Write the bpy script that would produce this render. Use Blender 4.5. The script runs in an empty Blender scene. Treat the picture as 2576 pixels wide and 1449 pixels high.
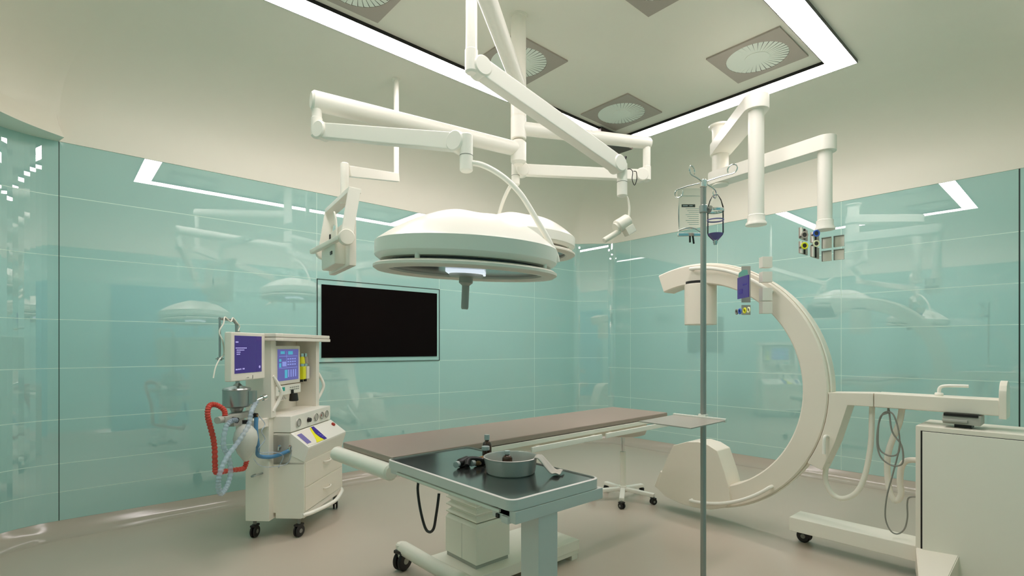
import bpy, bmesh, math, random
from mathutils import Vector, Matrix
random.seed(4)
PI = math.pi
S = bpy.context.scene
COL = S.collection

# ------------------------------------------------------------------ camera, world, exposure
cam_d = bpy.data.cameras.new('camera')
cam_d.sensor_width = 36.0
cam_d.lens = 36.0 * 1300 / 2576
cam_d.shift_y = 148.5 / 2576
cam_d.clip_start = 0.02
cam = bpy.data.objects.new('camera', cam_d)
COL.objects.link(cam)
cam.location = (0, 0, 1.3)
cam.rotation_euler = (PI / 2, 0, math.radians(48.4 - 90))
S.camera = cam
w = bpy.data.worlds.new('world'); S.world = w; w.use_nodes = True
w.node_tree.nodes['Background'].inputs[0].default_value = (0.6, 0.7, 0.65, 1)
w.node_tree.nodes['Background'].inputs[1].default_value = 0.2
S.view_settings.view_transform = 'Standard'
S.view_settings.look = 'None'
S.view_settings.gamma = 1
S.view_settings.use_curve_mapping = False
S.view_settings.exposure = 0.0
S.cycles.max_bounces = 10
S.cycles.diffuse_bounces = 7
S.cycles.glossy_bounces = 5
S.cycles.transmission_bounces = 8
S.cycles.transparent_max_bounces = 12
S.cycles.sample_clamp_indirect = 6
S.cycles.caustics_reflective = False
LAMP = 23.0           # strength of the ceiling light band

# ------------------------------------------------------------------ materials
def mat(name, col, rough=0.5, metal=0.0, ior=1.45, emit=None, es=0.0, coat=0.0, trans=0.0, noise=0.0, alpha=1.0, nscale=6):
    m = bpy.data.materials.new(name); m.use_nodes = True
    nt = m.node_tree; b = nt.nodes['Principled BSDF']
    b.inputs['Base Color'].default_value = (*col, 1)
    b.inputs['Roughness'].default_value = rough
    b.inputs['Metallic'].default_value = metal
    b.inputs['IOR'].default_value = ior
    b.inputs['Alpha'].default_value = alpha
    if coat: b.inputs['Coat Weight'].default_value = coat; b.inputs['Coat Roughness'].default_value = 0.05
    if trans: b.inputs['Transmission Weight'].default_value = trans
    if emit:
        b.inputs['Emission Color'].default_value = (*emit, 1); b.inputs['Emission Strength'].default_value = es
    if noise:
        tc = nt.nodes.new('ShaderNodeTexCoord'); n = nt.nodes.new('ShaderNodeTexNoise')
        n.inputs['Scale'].default_value = nscale; n.inputs['Detail'].default_value = 5
        nt.links.new(tc.outputs['Object'], n.inputs['Vector'])
        r = nt.nodes.new('ShaderNodeMapRange')
        r.inputs[3].default_value = 1 - noise; r.inputs[4].default_value = 1 + noise
        nt.links.new(n.outputs['Fac'], r.inputs[0])
        mx = nt.nodes.new('ShaderNodeVectorMath'); mx.operation = 'SCALE'
        mx.inputs[0].default_value = col
        nt.links.new(r.outputs[0], mx.inputs['Scale'])
        nt.links.new(mx.outputs[0], b.inputs['Base Color'])
    return m

M = {}
M['glass_wall'] = mat('painted_glass', (0.375, 0.62, 0.58), 0.0, ior=2.7, noise=0.02, nscale=1.5)
M['joint'] = mat('pale_joint', (0.62, 0.80, 0.70), 0.4, noise=0.02)
M['dark_joint'] = mat('dark_joint', (0.02, 0.035, 0.03), 0.4, noise=0.05)
M['cove'] = mat('cream_plaster', (0.84, 0.80, 0.70), 0.55, noise=0.012)
M['ceil'] = mat('ceiling_plaster', (0.84, 0.80, 0.70), 0.6, noise=0.012, nscale=2)
M['floor'] = mat('vinyl_floor', (0.50, 0.43, 0.35), 0.34, ior=1.45, noise=0.02, nscale=3)
M['skirt'] = mat('vinyl_cove', (0.46, 0.40, 0.33), 0.16, ior=1.5, noise=0.01)
M['door'] = mat('blue_door', (0.16, 0.43, 0.50), 0.15, noise=0.02)
M['white'] = mat('white_lacquer', (0.88, 0.85, 0.77), 0.28, noise=0.01)
M['white2'] = mat('ivory_plastic', (0.82, 0.77, 0.68), 0.4, noise=0.012)
M['white3'] = mat('pale_enamel', (0.85, 0.81, 0.71), 0.35, noise=0.012)
M['carm'] = mat('warm_white_enamel', (0.84, 0.77, 0.66), 0.38, noise=0.012)
M['seam'] = mat('dark_seam', (0.10, 0.10, 0.085), 0.5, noise=0.02)
M['black'] = mat('black_rubber', (0.015, 0.013, 0.012), 0.4, noise=0.05)
M['blackbox'] = mat('black_gloss', (0.006, 0.005, 0.005), 0.12, noise=0.05)
M['brown'] = mat('dark_brown_panel', (0.05, 0.035, 0.03), 0.35, noise=0.05)
M['screen'] = mat('dark_display', (0.006, 0.004, 0.004), 0.12, ior=1.12, noise=0.02)
M['vent'] = mat('taupe_metal', (0.42, 0.36, 0.31), 0.4, noise=0.03)
M['blade'] = mat('vent_blade', (0.86, 0.88, 0.80), 0.3, noise=0.02)
M['steel'] = mat('stainless_steel', (0.42, 0.44, 0.43), 0.28, metal=0.9, noise=0.03)
M['chrome'] = mat('chrome', (0.72, 0.72, 0.70), 0.1, metal=1.0, noise=0.01)
M['pole'] = mat('dark_steel_pole', (0.42, 0.40, 0.365), 0.3, metal=0.45, noise=0.03)
M['grey'] = mat('grey_plastic', (0.25, 0.25, 0.22), 0.45, noise=0.03)
M['grey2'] = mat('mid_grey_plastic', (0.42, 0.41, 0.36), 0.4, noise=0.03)
M['lens'] = mat('lamp_lens_glass', (0.075, 0.07, 0.075), 0.15, ior=1.35, noise=0.02)
M['lamp_panel'] = mat('lit_lens_panel', (0.7, 0.75, 0.8), 0.3, emit=(0.80, 0.88, 1.0), es=0.8, noise=0.01)
M['mattress'] = mat('taupe_mattress', (0.36, 0.275, 0.225), 0.42, noise=0.03)
M['tabletop'] = mat('dark_polished_steel', (0.17, 0.18, 0.17), 0.16, metal=0.85, noise=0.03)
M['bluegrey'] = mat('blue_grey_enamel', (0.69, 0.64, 0.60), 0.35, noise=0.015)
M['basin'] = mat('basin_steel', (0.60, 0.57, 0.53), 0.32, metal=0.45, noise=0.02)
M['seatgrey'] = mat('taupe_seat_vinyl', (0.52, 0.46, 0.39), 0.4, noise=0.02)
M['tray'] = mat('tray_sheet', (0.42, 0.37, 0.32), 0.3, metal=0.1, noise=0.02)
M['cloth'] = mat('grey_cloth', (0.55, 0.50, 0.44), 0.8, noise=0.05, nscale=60)
M['red'] = mat('red_hose', (0.62, 0.075, 0.05), 0.35, noise=0.05)
M['blue'] = mat('blue_hose', (0.10, 0.28, 0.50), 0.3, noise=0.03)
M['clearhose'] = mat('clear_hose', (0.52, 0.62, 0.72), 0.2, alpha=0.42, noise=0.03)
M['bag'] = mat('breathing_bag', (0.66, 0.66, 0.60), 0.25, alpha=0.88, noise=0.02)
M['amber'] = mat('amber_glass', (0.055, 0.022, 0.010), 0.06, ior=1.5, noise=0.02)
M['amberl'] = mat('amber_glass_light', (0.30, 0.17, 0.07), 0.08, ior=1.5, noise=0.02)
M['cap'] = mat('grey_cap', (0.45, 0.48, 0.47), 0.35, noise=0.02)
M['redbtn'] = mat('red_button', (0.35, 0.02, 0.01), 0.35, noise=0.02)
M['yellow'] = mat('yellow_plastic', (0.85, 0.82, 0.02), 0.4, noise=0.02)
M['navy'] = mat('navy_print', (0.045, 0.02, 0.30), 0.35, noise=0.02)
M['violet'] = mat('violet_print', (0.20, 0.17, 0.42), 0.35, noise=0.02)
M['screenblue'] = mat('lit_screen_purple', (0.02, 0.01, 0.06), 0.2, emit=(0.036, 0.017, 0.14), es=0.9, noise=0.01)
M['screenlav'] = mat('lit_screen_lavender', (0.05, 0.04, 0.10), 0.2, emit=(0.13, 0.12, 0.44), es=0.65, noise=0.01)
M['scrtext'] = mat('screen_text', (0.2, 0.2, 0.3), 0.3, emit=(0.45, 0.38, 0.80), es=0.7, noise=0.01)
M['scrcyan'] = mat('screen_cyan', (0.05, 0.2, 0.3), 0.3, emit=(0.06, 0.32, 0.45), es=0.9, noise=0.01)
M['scrpale'] = mat('screen_pale', (0.1, 0.1, 0.3), 0.3, emit=(0.22, 0.26, 0.60), es=0.9, noise=0.01)
M['lcd'] = mat('green_lcd', (0.01, 0.12, 0.10), 0.2, emit=(0.01, 0.16, 0.12), es=0.8, noise=0.01)
M['print'] = mat('grey_print', (0.28, 0.28, 0.27), 0.4, noise=0.02)
M['teal'] = mat('teal_plastic', (0.12, 0.36, 0.31), 0.3, noise=0.02)
M['liquid'] = mat('violet_liquid', (0.24, 0.14, 0.50), 0.05, ior=1.33, alpha=0.8, noise=0.02)
M['bluering'] = mat('blue_ring', (0.05, 0.14, 0.60), 0.35, noise=0.02)
M['white_ring'] = mat('cream_ring', (0.85, 0.85, 0.55), 0.35, noise=0.02)
M['wood'] = mat('gauge_dial', (0.62, 0.60, 0.54), 0.35, noise=0.02)

def lampmat():
    m = bpy.data.materials.new('light_diffuser'); m.use_nodes = True; nt = m.node_tree
    nt.nodes.clear()
    o = nt.nodes.new('ShaderNodeOutputMaterial'); e = nt.nodes.new('ShaderNodeEmission')
    e.inputs[0].default_value = (1.0, 0.905, 0.905, 1); e.inputs[1].default_value = LAMP
    nt.links.new(e.outputs[0], o.inputs[0]); return m
M['lamp'] = lampmat()

def clearmat(name, tint, gl, rough=0.03):
    m = bpy.data.materials.new(name); m.use_nodes = True; nt = m.node_tree
    nt.nodes.clear()
    o = nt.nodes.new('ShaderNodeOutputMaterial'); t = nt.nodes.new('ShaderNodeBsdfTransparent')
    t.inputs[0].default_value = (*tint, 1)
    g = nt.nodes.new('ShaderNodeBsdfGlossy'); g.inputs['Roughness'].default_value = rough
    lw = nt.nodes.new('ShaderNodeLayerWeight'); lw.inputs[0].default_value = gl
    mx = nt.nodes.new('ShaderNodeMixShader')
    mx.inputs[0].default_value = 0.008
    if gl > 0.05: nt.links.new(lw.outputs['Fresnel'], mx.inputs[0])
    nt.links.new(t.outputs[0], mx.inputs[1])
    nt.links.new(g.outputs[0], mx.inputs[2]); nt.links.new(mx.outputs[0], o.inputs[0]); return m
M['clear'] = clearmat('clear_acrylic', (0.996, 0.998, 0.997), 0.0)
M['clearglass'] = clearmat('clear_bottle_glass', (0.96, 0.98, 0.975), 0.15)
M['clearbag'] = clearmat('clear_bag_film', (0.90, 0.94, 0.93), 0.18, 0.1)

# ------------------------------------------------------------------ mesh building
def frame_from(d, up=Vector((0, 0, 1))):
    d = Vector(d).normalized()
    if abs(d.dot(up)) > 0.999: up = Vector((0, 1, 0))
    x = up.cross(d).normalized(); y = d.cross(x)
    return Matrix((x, y, d)).transposed()

def catmull(P, n=6, closed=False):
    P = [Vector(p) for p in P]; out = []; L = len(P)
    rng = range(L) if closed else range(L - 1)
    for i in rng:
        p0 = P[(i - 1) % L] if (closed or i > 0) else P[0] * 2 - P[1]
        p1 = P[i]; p2 = P[(i + 1) % L]
        p3 = P[(i + 2) % L] if (closed or i + 2 < L) else P[-1] * 2 - P[-2]
        for k in range(n):
            t = k / n
            out.append(0.5 * ((2 * p1) + (p2 - p0) * t + (2 * p0 - 5 * p1 + 4 * p2 - p3) * t * t + (3 * p1 - p0 - 3 * p2 + p3) * t ** 3))
    if not closed: out.append(P[-1])
    return out

class MB:
    def __init__(s): s.bm = bmesh.new()
    def _new(s, fs, mi):
        for f in fs: f.material_index = mi
    def merge(s, b2, mi=0):
        vm = {}
        for v in b2.verts: vm[v] = s.bm.verts.new(v.co)
        for f in b2.faces:
            try:
                nf = s.bm.faces.new([vm[v] for v in f.verts]); nf.material_index = mi
            except ValueError: pass
        b2.free()
    def box(s, c, size, R=None, bev=0.0, mi=0, seg=2):
        b = bmesh.new(); bmesh.ops.create_cube(b, size=1)
        for v in b.verts: v.co = Vector((v.co.x * size[0], v.co.y * size[1], v.co.z * size[2]))
        if bev: bmesh.ops.bevel(b, geom=b.edges[:], offset=bev, segments=seg, profile=0.5, affect='EDGES')
        R = (R or Matrix.Identity(3)).to_3x3()
        for v in b.verts: v.co = R @ v.co + Vector(c)
        s.merge(b, mi); return s
    def box2(s, lo, hi, bev=0.0, mi=0):
        return s.box([(a + b) / 2 for a, b in zip(lo, hi)], [abs(b - a) for a, b in zip(lo, hi)], None, bev, mi)
    def bar(s, p0, p1, wd, ht, bev=0.0, mi=0, up=(0, 0, 1)):
        # box running p0->p1, wd sideways, ht in the up direction
        p0 = Vector(p0); p1 = Vector(p1); d = p1 - p0; R = frame_from(d, Vector(up))
        return s.box((p0 + p1) / 2, (wd, ht, d.length), R, bev, mi)
    def cyl(s, p0, p1, r0, r1=None, n=24, bev=0.0, mi=0):
        r1 = r0 if r1 is None else r1
        p0 = Vector(p0); p1 = Vector(p1); L = (p1 - p0).length
        if bev: prof = [(0, 0), (r0 - bev, 0), (r0, bev), (r1, L - bev), (r1 - bev, L), (0, L)]
        else: prof = [(0, 0), (r0, 0), (r1, L), (0, L)]
        return s.lathe(prof, p0, frame_from(p1 - p0), n, mi)
    def lathe(s, prof, o=(0, 0, 0), R=None, n=32, mi=0, fn=None, closed=False):
        R = (R or Matrix.Identity(3)).to_3x3(); o = Vector(o); rings = []
        for (r, z) in prof:
            if r < 1e-6: rings.append([s.bm.verts.new(R @ Vector((0, 0, z)) + o)])
            else:
                ring = []
                for k in range(n):
                    t = 2 * PI * k / n
                    zz = fn(r, z, t) if fn else z
                    ring.append(s.bm.verts.new(R @ Vector((r * math.cos(t), r * math.sin(t), zz)) + o))
                rings.append(ring)
        pairs = list(zip(rings, rings[1:]))
        if closed: pairs.append((rings[-1], rings[0]))
        for a, b in pairs:
            for k in range(n):
                k2 = (k + 1) % n
                if len(a) == 1 and len(b) == 1: continue
                if len(a) == 1: f = [a[0], b[k2], b[k]]
                elif len(b) == 1: f = [a[k], a[k2], b[0]]
                else: f = [a[k], a[k2], b[k2], b[k]]
                try: s.bm.faces.new(f).material_index = mi
                except ValueError: pass
        return s
    def tube(s, P, r, n=12, closed=False, mi=0, rf=None, smooth=0):
        P = catmull(P, smooth, closed) if smooth else [Vector(p) for p in P]
        L = len(P); rings = []; nrm = None
        for i, p in enumerate(P):
            if closed: t = (P[(i + 1) % L] - P[i - 1]).normalized()
            else: t = (P[min(i + 1, L - 1)] - P[max(i - 1, 0)]).normalized()
            if nrm is None:
                u = Vector((0, 0, 1)) if abs(t.z) < 0.9 else Vector((1, 0, 0))
                nrm = (u - t * u.dot(t)).normalized()
            else:
                nrm = (nrm - t * nrm.dot(t)).normalized()
            bn = t.cross(nrm); rr = rf(i) if rf else r
            rings.append([s.bm.verts.new(p + nrm * rr * math.cos(2 * PI * k / n) + bn * rr * math.sin(2 * PI * k / n)) for k in range(n)])
        pr = list(zip(rings, rings[1:]))
        if closed: pr.append((rings[-1], rings[0]))
        for a, b in pr:
            for k in range(n):
                s.bm.faces.new([a[k], a[(k + 1) % n], b[(k + 1) % n], b[k]]).material_index = mi
        if not closed:
            s.bm.faces.new(rings[0][::-1]).material_index = mi; s.bm.faces.new(rings[-1]).material_index = mi
        return s
    def prism(s, pts, vec, bev=0.0, mi=0):
        # planar polygon (3D points) extruded by vec
        b = bmesh.new(); vec = Vector(vec)
        v0 = [b.verts.new(Vector(p)) for p in pts]; v1 = [b.verts.new(Vector(p) + vec) for p in pts]
        n = len(pts)
        b.faces.new(v0); b.faces.new(v1[::-1])
        for k in range(n): b.faces.new([v0[k], v1[k], v1[(k + 1) % n], v0[(k + 1) % n]])
        bmesh.ops.recalc_face_normals(b, faces=b.faces[:])
        if bev:
            ed = [e for e in b.edges if e.calc_face_angle(0) > 0.35]
            bmesh.ops.bevel(b, geom=ed, offset=bev, segments=2, profile=0.5, affect='EDGES')
        s.merge(b, mi); return s
    def ring(s, c, R, rad, rt, n=48, m=10, mi=0):
        prof = [(rad + rt * math.cos(2 * PI * k / m), rt * math.sin(2 * PI * k / m)) for k in range(m)]
        return s.lathe(prof, c, R, n, mi, closed=True)

WM = {}
def tag(o, label=None, cat=None, group=None, kind=None):
    if label: o['label'] = label
    if cat: o['category'] = cat
    if group: o['group'] = group
    if kind: o['kind'] = kind
    return o
def thing(name, label, cat, loc=(0, 0, 0), rz=0.0, group=None):
    o = bpy.data.objects.new(name, None); COL.objects.link(o); o.empty_display_size = 0.1
    o.location = loc; o.rotation_euler = (0, 0, rz)
    WM[o.name] = Matrix.Translation(Vector(loc)) @ Matrix.Rotation(rz, 4, 'Z')
    return tag(o, label, cat, group)
def obj(name, mb, mats, parent=None, label=None, flat=False, origin=None, ang=38):
    """all geometry is written in room coordinates and moved into the parent's frame"""
    if not isinstance(mats, (list, tuple)): mats = [mats]
    bm = mb.bm
    bmesh.ops.recalc_face_normals(bm, faces=bm.faces[:])
    W = WM[parent.name] if parent else Matrix.Identity(4)
    org = Matrix.Identity(4)
    if parent is None and origin is not None: org = Matrix.Translation(Vector(origin))
    bm.transform((W @ org).inverted())
    me = bpy.data.meshes.new(name); bm.to_mesh(me); bm.free()
    for m in mats: me.materials.append(M[m])
    if not flat:
        me.shade_smooth()
        me.set_sharp_from_angle(angle=math.radians(ang))
    o = bpy.data.objects.new(name, me); COL.objects.link(o)
    if not flat and len(me.polygons) > 5:
        wn = o.modifiers.new('weighted_normals', 'WEIGHTED_NORMAL'); wn.keep_sharp = True; wn.weight = 60
    if parent: o.parent = parent
    elif origin is not None: o.location = origin
    WM[o.name] = W @ org
    if label: o['label'] = label
    return o
def struct(name, mb, mats, flat=False):
    o = obj(name, mb, mats, None, None, flat); o['kind'] = 'structure'; return o
def copy_tree(o, parent=None):
    c = o.copy(); COL.objects.link(c)
    if parent: c.parent = parent
    for ch in list(o.children): copy_tree(ch, c)
    return c
def RX(a): return Matrix.Rotation(a, 3, 'X')
def RY(a): return Matrix.Rotation(a, 3, 'Y')
def RZ(a): return Matrix.Rotation(a, 3, 'Z')

# ------------------------------------------------------------------ the room (metres; long glass wall y=4.75, other glass wall x=5.75)
X0, X1, Y0, Y1 = -0.45, 5.75, -0.15, 4.75
CR = 0.45; ZC = 3.48; ZG = 2.72
JL = [2.345, 1.93, 1.49, 1.153, 0.797, 0.493, 0.297]
JR = [2.30, 2.22, 1.81, 1.48, 1.02, 0.91, 0.625, 0.235]
JR = [2.22, 1.81, 1.48, 1.02, 0.625, 0.235]

def arc(cx, cy, a0, a1, n, r=CR):
    return [(cx + r * math.cos(a0 + (a1 - a0) * k / n), cy + r * math.sin(a0 + (a1 - a0) * k / n)) for k in range(n + 1)]
NC = 24
def chamfer(c=0.36, rf=0.15):
    tl = rf * math.tan(PI / 8)
    return arc(X1 - c - tl, Y1 - rf, PI / 2, PI / 4, 6, rf) + arc(X1 - rf, Y1 - c - tl, PI / 4, 0, 6, rf)
corners = {
 'BL': arc(X0 + CR, Y0 + CR, PI * 1.5, PI, NC),      # near/left
 'TL': arc(X0 + CR, Y1 - CR, PI, PI / 2, NC),
 'TR': chamfer(),
 'BR': arc(X1 - CR, Y0 + CR, 0, -PI / 2, NC)}
CS = 0.85     # depth of the ceiling cove
cornerpt = {}
for key, Q in dict(BL=(X0 + CS, Y0 + CS), TL=(X0 + CS, Y1 - CS), TR=(X1 - CS, Y1 - CS), BR=(X1 - CS, Y0 + CS)).items():
    for p in corners[key]: cornerpt[p] = (key, Q)
def norm2(path, i):
    a = Vector(path[max(i - 1, 0)]); b = Vector(path[min(i + 1, len(path) - 1)])
    d = (b - a).normalized(); return Vector((d.y, -d.x))     # inward (path runs clockwise seen from above)
def off(p, n, a):
    f = a / CS
    if p in cornerpt:
        Q = cornerpt[p][1]; return (p[0] + (Q[0] - p[0]) * f, p[1] + (Q[1] - p[1]) * f)
    x = p[0] + n[0] * a; y = p[1] + n[1] * a
    if abs(n[1]) > .9:
        if x < X0 + CS: x += (X0 + CS - x) * f
        if x > X1 - CS: x += (X1 - CS - x) * f
    else:
        if y < Y0 + CS: y += (Y0 + CS - y) * f
        if y > Y1 - CS: y += (Y1 - CS - y) * f
    return (x, y)
def overhang(p):
    """the plaster frieze of the near left corner has a wider curve than the glass below it"""
    if p not in cornerpt or cornerpt[p][0] != 'TL': return 0.0
    C = Vector((X0 + CR, Y1 - CR)); o = (Vector(p) - C).normalized(); D = Vector((-.43, .43)); b_ = o.dot(D)
    t = -b_ + math.sqrt(b_ * b_ - (D.length_squared - .88 ** 2)); return max(CR - t, 0) * 1.0
def band(path, prof, mats_fn, mb=None):
    """sweep profile [(inset, z)] along the path; path points get exact inward normals"""
    mb = mb or MB(); rows = []
    for i, p in enumerate(path):
        n = norm2d[p] if p in norm2d else norm2(path, i)
        pf = prof(p) if callable(prof) else prof
        rows.append([mb.bm.verts.new((*off(p, n, a), z)) for a, z in pf])
    for i in range(len(rows) - 1):
        for k in range(len(pf) - 1):
            f = mb.bm.faces.new([rows[i][k], rows[i + 1][k], rows[i + 1][k + 1], rows[i][k + 1]])
            f.material_index = mats_fn(i, k)
    return mb
norm2d = {}
for key, (cx, cy) in dict(BL=(X0 + CR, Y0 + CR), TL=(X0 + CR, Y1 - CR), BR=(X1 - CR, Y0 + CR)).items():
    for p in corners[key]:
        norm2d[p] = Vector(((cx - p[0]) / CR, (cy - p[1]) / CR))
for k, p in enumerate(corners['TR']):
    t = PI / 2 - PI / 4 * (min(k, 6) / 6) - PI / 4 * (max(k - 7, 0) / 6); norm2d[p] = Vector((-math.cos(t), -math.sin(t)))
h = NC // 2
def lerp_pts(a, b, cuts):
    """points between a and b with thin joint columns at the given distances"""
    a = Vector(a); b = Vector(b); L = (b - a).length; d = (b - a) / L
    out = []; J = []
    for c, kind, wd in cuts:
        out += [tuple(a + d * (c - wd)), tuple(a + d * (c + wd))]; J.append((tuple(a + d * (c - wd)), kind))
    return out, dict(J)
def wall(side, c_in, start_half, end_half, cuts, zj):
    a = start_half[-1]; b = end_half[0]
    mid, J = lerp_pts(a, b, cuts)
    path = start_half + mid + end_half
    n = (Vector(b) - Vector(a)).normalized(); nn = Vector((n.y, -n.x))
    for m_ in mid: norm2d[m_] = nn
    zs = [0.1]; zk = []
    for z in sorted(zj):
        zs += [z - 0.0022, z + 0.0022]; zk.append(len(zs) - 2)
    zs.append(ZG)
    def mf(i, k):
        if path[i] in J: return J[path[i]]
        return 1 if k in zk else 0
    struct('wall_' + side, band(path, [(0, z) for z in zs], mf), ['glass_wall', 'joint', 'dark_joint'], flat=True)
    prof = [(0.13, 0.0), (0.105, 0.002), (0.08, 0.008), (0.055, 0.02), (0.035, 0.036), (0.018, 0.06), (0.006, 0.085), (-0.002, 0.1)]
    struct('baseboard_' + side, band(path, prof, lambda i, k: 0), ['skirt'])
    # plaster frieze and coved ceiling edge
    def pr(p):
        ov = overhang(p); e_ = 0.006
        out = [(0.0, ZG), (e_ + ov, ZG + 0.0005), (e_ + ov * .62, ZG + 0.07), (e_ + ov * .32, ZG + 0.14), (e_ + ov * .12, ZG + 0.20)]
        for k in range(1, 15):
            t = PI / 2 * k / 14
            out.append((e_ + ov * .12 * math.cos(t) ** 6 + (CS - e_) * (1 - math.cos(t)), ZG + 0.20 + (ZC - ZG - 0.20) * math.sin(t)))
        return out
    mb = band(path, pr, lambda i, k: 0)
    o = struct('trim_' + {'left': '1', 'right': '2', 'back': '3', 'front': '4'}[side], mb, ['cove'])
    return o
C_ = corners
YS = C_['TR'][-1][1]
# dark joints at the start of the curved panes, pale joints between flat panes
wall('left', None, C_['TL'][h:], C_['TR'][:8],
     [(0.03, 2, .0025), (1.814, 1, .0022), (3.154, 1, .0022), (4.6, 1, .0022)], JL)
wall('right', None, C_['TR'][7:], C_['BR'][:h + 1],
     [(YS - 4.1, 1, .0022), (YS - 2.894, 1, .0022), (YS - 1.638, 1, .0022), (YS - 0.394, 2, .005)], JR)
wall('back', None, C_['BR'][h:], C_['BL'][:h + 1], [(1.5, 1, .002), (3.0, 1, .002)], JL)
wall('front', None, C_['BL'][h:], C_['TL'][:h + 1], [(1.3, 1, .002), (2.6, 1, .002)], JL)

mb = MB(); pts = C_['BL'] + C_['TL'] + C_['TR'] + C_['BR']
mb.prism([(*off(p, norm2d[p], .10), 0.0) for p in pts], (0, 0, -0.05))
struct('floor', mb, ['floor'])
mb = MB(); ci = 0.84; mb.prism([(X0 + ci, Y0 + ci, ZC), (X1 - ci, Y0 + ci, ZC), (X1 - ci, Y1 - ci, ZC), (X0 + ci, Y1 - ci, ZC)], (0, 0, 0.05))
struct('ceiling', mb, ['ceil'])
# blue sliding door in the wall behind the camera
mb = MB(); mb.box2((0.64, Y0 - 0.02, 0.05), (1.96, Y0 + 0.03, 2.23), 0.004)
mb.box2((1.86, Y0 + 0.03, 0.9), (1.89, Y0 + 0.07, 1.3), 0.006, mi=1)
struct('door_1', mb, ['door', 'steel'])

# ------------------------------------------------------------------ ceiling light band
LX0, LX1, LY0, LY1, LW = 0.78, 4.565, 1.19, 3.425, 0.175
zl = 3.455
cl = thing('ceiling_light', 'large rectangular band of white light hanging just below the ceiling', 'ceiling light', ((LX0 + LX1) / 2, (LY0 + LY1) / 2, zl))
mb = MB()
for a, b in [((LX0, LY0), (LX1, LY0 + .004)), ((LX0, LY1 - .004), (LX1, LY1)), ((LX0, LY0), (LX0 + .004, LY1)), ((LX1 - .004, LY0), (LX1, LY1)),
             ((LX0 + LW, LY0 + LW - .004), (LX1 - LW, LY0 + LW)), ((LX0 + LW, LY1 - LW), (LX1 - LW, LY1 - LW + .004)),
             ((LX0 + LW - .004, LY0 + LW), (LX0 + LW, LY1 - LW)), ((LX1 - LW, LY0 + LW), (LX1 - LW + .004, LY1 - LW))]:
    mb.box2((a[0], a[1], zl), (b[0], b[1], ZC + .002))
obj('housing', mb, 'blackbox', cl, 'black side walls of the light band')
e = 0.004
for a, b in [((LX0 + e, LY0 + e), (LX1 - e, LY0 + LW - e)), ((LX0 + e, LY1 - LW + e), (LX1 - e, LY1 - e)),
             ((LX0 + e, LY0 + LW - e), (LX0 + LW - e, LY1 - LW + e)), ((LX1 - LW + e, LY0 + LW - e), (LX1 - e, LY1 - LW + e))]:
    mb = MB(); mb.box2((a[0], a[1], zl + .001), (b[0], b[1], zl + .008)); obj('diffuser', mb, 'lamp', cl)

# ------------------------------------------------------------------ swirl air vents
VX = [1.36, 2.66, 3.95]; VY = [1.68, 2.92]
lab = {(0, 0): 'square swirl air vent nearest the door end, behind the view', (0, 1): 'square air vent at the top edge left of the lamp column',
       (1, 0): 'square air vent cut by the top edge right of the lamp column', (1, 1): 'square swirl air vent partly behind the white lamp column',
       (2, 0): 'fully visible square swirl vent beside the right corner of the light band', (2, 1): 'square swirl vent above the dark box at the far corner'}
vroot = None
for (i, j) in [(2, 0), (0, 0), (0, 1), (1, 0), (1, 1), (2, 1)]:
    if vroot is None:
        vx, vy = VX[i], VY[j]
        vroot = thing('air_vent', lab[(i, j)], 'air vent', (vx, vy, ZC), 0, 'square swirl air vents in the ceiling')
        mb = MB()
        # plate with round opening
        n = 48; hs = 0.265; ro = 0.215
        outer = []; inner = []
        for k in range(n):
            t = 2 * PI * k / n; cx, sx = math.cos(t), math.sin(t); q = hs / max(abs(cx), abs(sx))
            outer.append((vx + cx * q, vy + sx * q)); inner.append((vx + cx * ro, vy + sx * ro))
        lo = ZC - 0.012
        vo = [mb.bm.verts.new((*p, lo)) for p in outer]; vi = [mb.bm.verts.new((*p, lo)) for p in inner]
        vo2 = [mb.bm.verts.new((*p, ZC + .001)) for p in outer]; vi2 = [mb.bm.verts.new((*p, ZC - .001)) for p in inner]
        for k in range(n):
            k2 = (k + 1) % n
            mb.bm.faces.new([vo[k], vo[k2], vi[k2], vi[k]]); mb.bm.faces.new([vo2[k], vo2[k2], vo[k2], vo[k]])
            mb.bm.faces.new([vi[k], vi[k2], vi2[k2], vi2[k]])
        obj('frame', mb, 'vent', vroot)
        mb = MB(); mb.cyl((vx, vy, ZC - .003), (vx, vy, ZC - .001), 0.214, n=48); obj('backing', mb, 'seam', vroot)
        mb = MB()
        for k in range(36):
            t = 2 * PI * k / 36
            R = RZ(t) @ RX(math.radians(4))
            c = Vector((vx + math.cos(t) * 0.15, vy + math.sin(t) * 0.15, ZC - 0.010))
            b = bmesh.new()
            w0, w1 = 0.0075, 0.0165
            P = [(-0.066, -w0, 0), (0.063, -w1, 0), (0.063, w1, 0), (-0.066, w0, 0)]
            vs = [b.verts.new(R @ Vector(p) + c) for p in P]; vt = [b.verts.new(R @ (Vector(p) + Vector((0, 0, .0015))) + c) for p in P]
            b.faces.new(vs); b.faces.new(vt[::-1])
            for q in range(4): b.faces.new([vs[q], vt[q], vt[(q + 1) % 4], vs[(q + 1) % 4]])
            mb.merge(b)
        obj('blades', mb, 'blade', vroot)
        mb = MB(); mb.cyl((vx, vy, ZC - .014), (vx, vy, ZC - .002), 0.085, n=40); obj('centre_plate', mb, 'blade', vroot)
    else:
        c = copy_tree(vroot); c.location = (VX[i], VY[j], ZC); c['label'] = lab[(i, j)]

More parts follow.
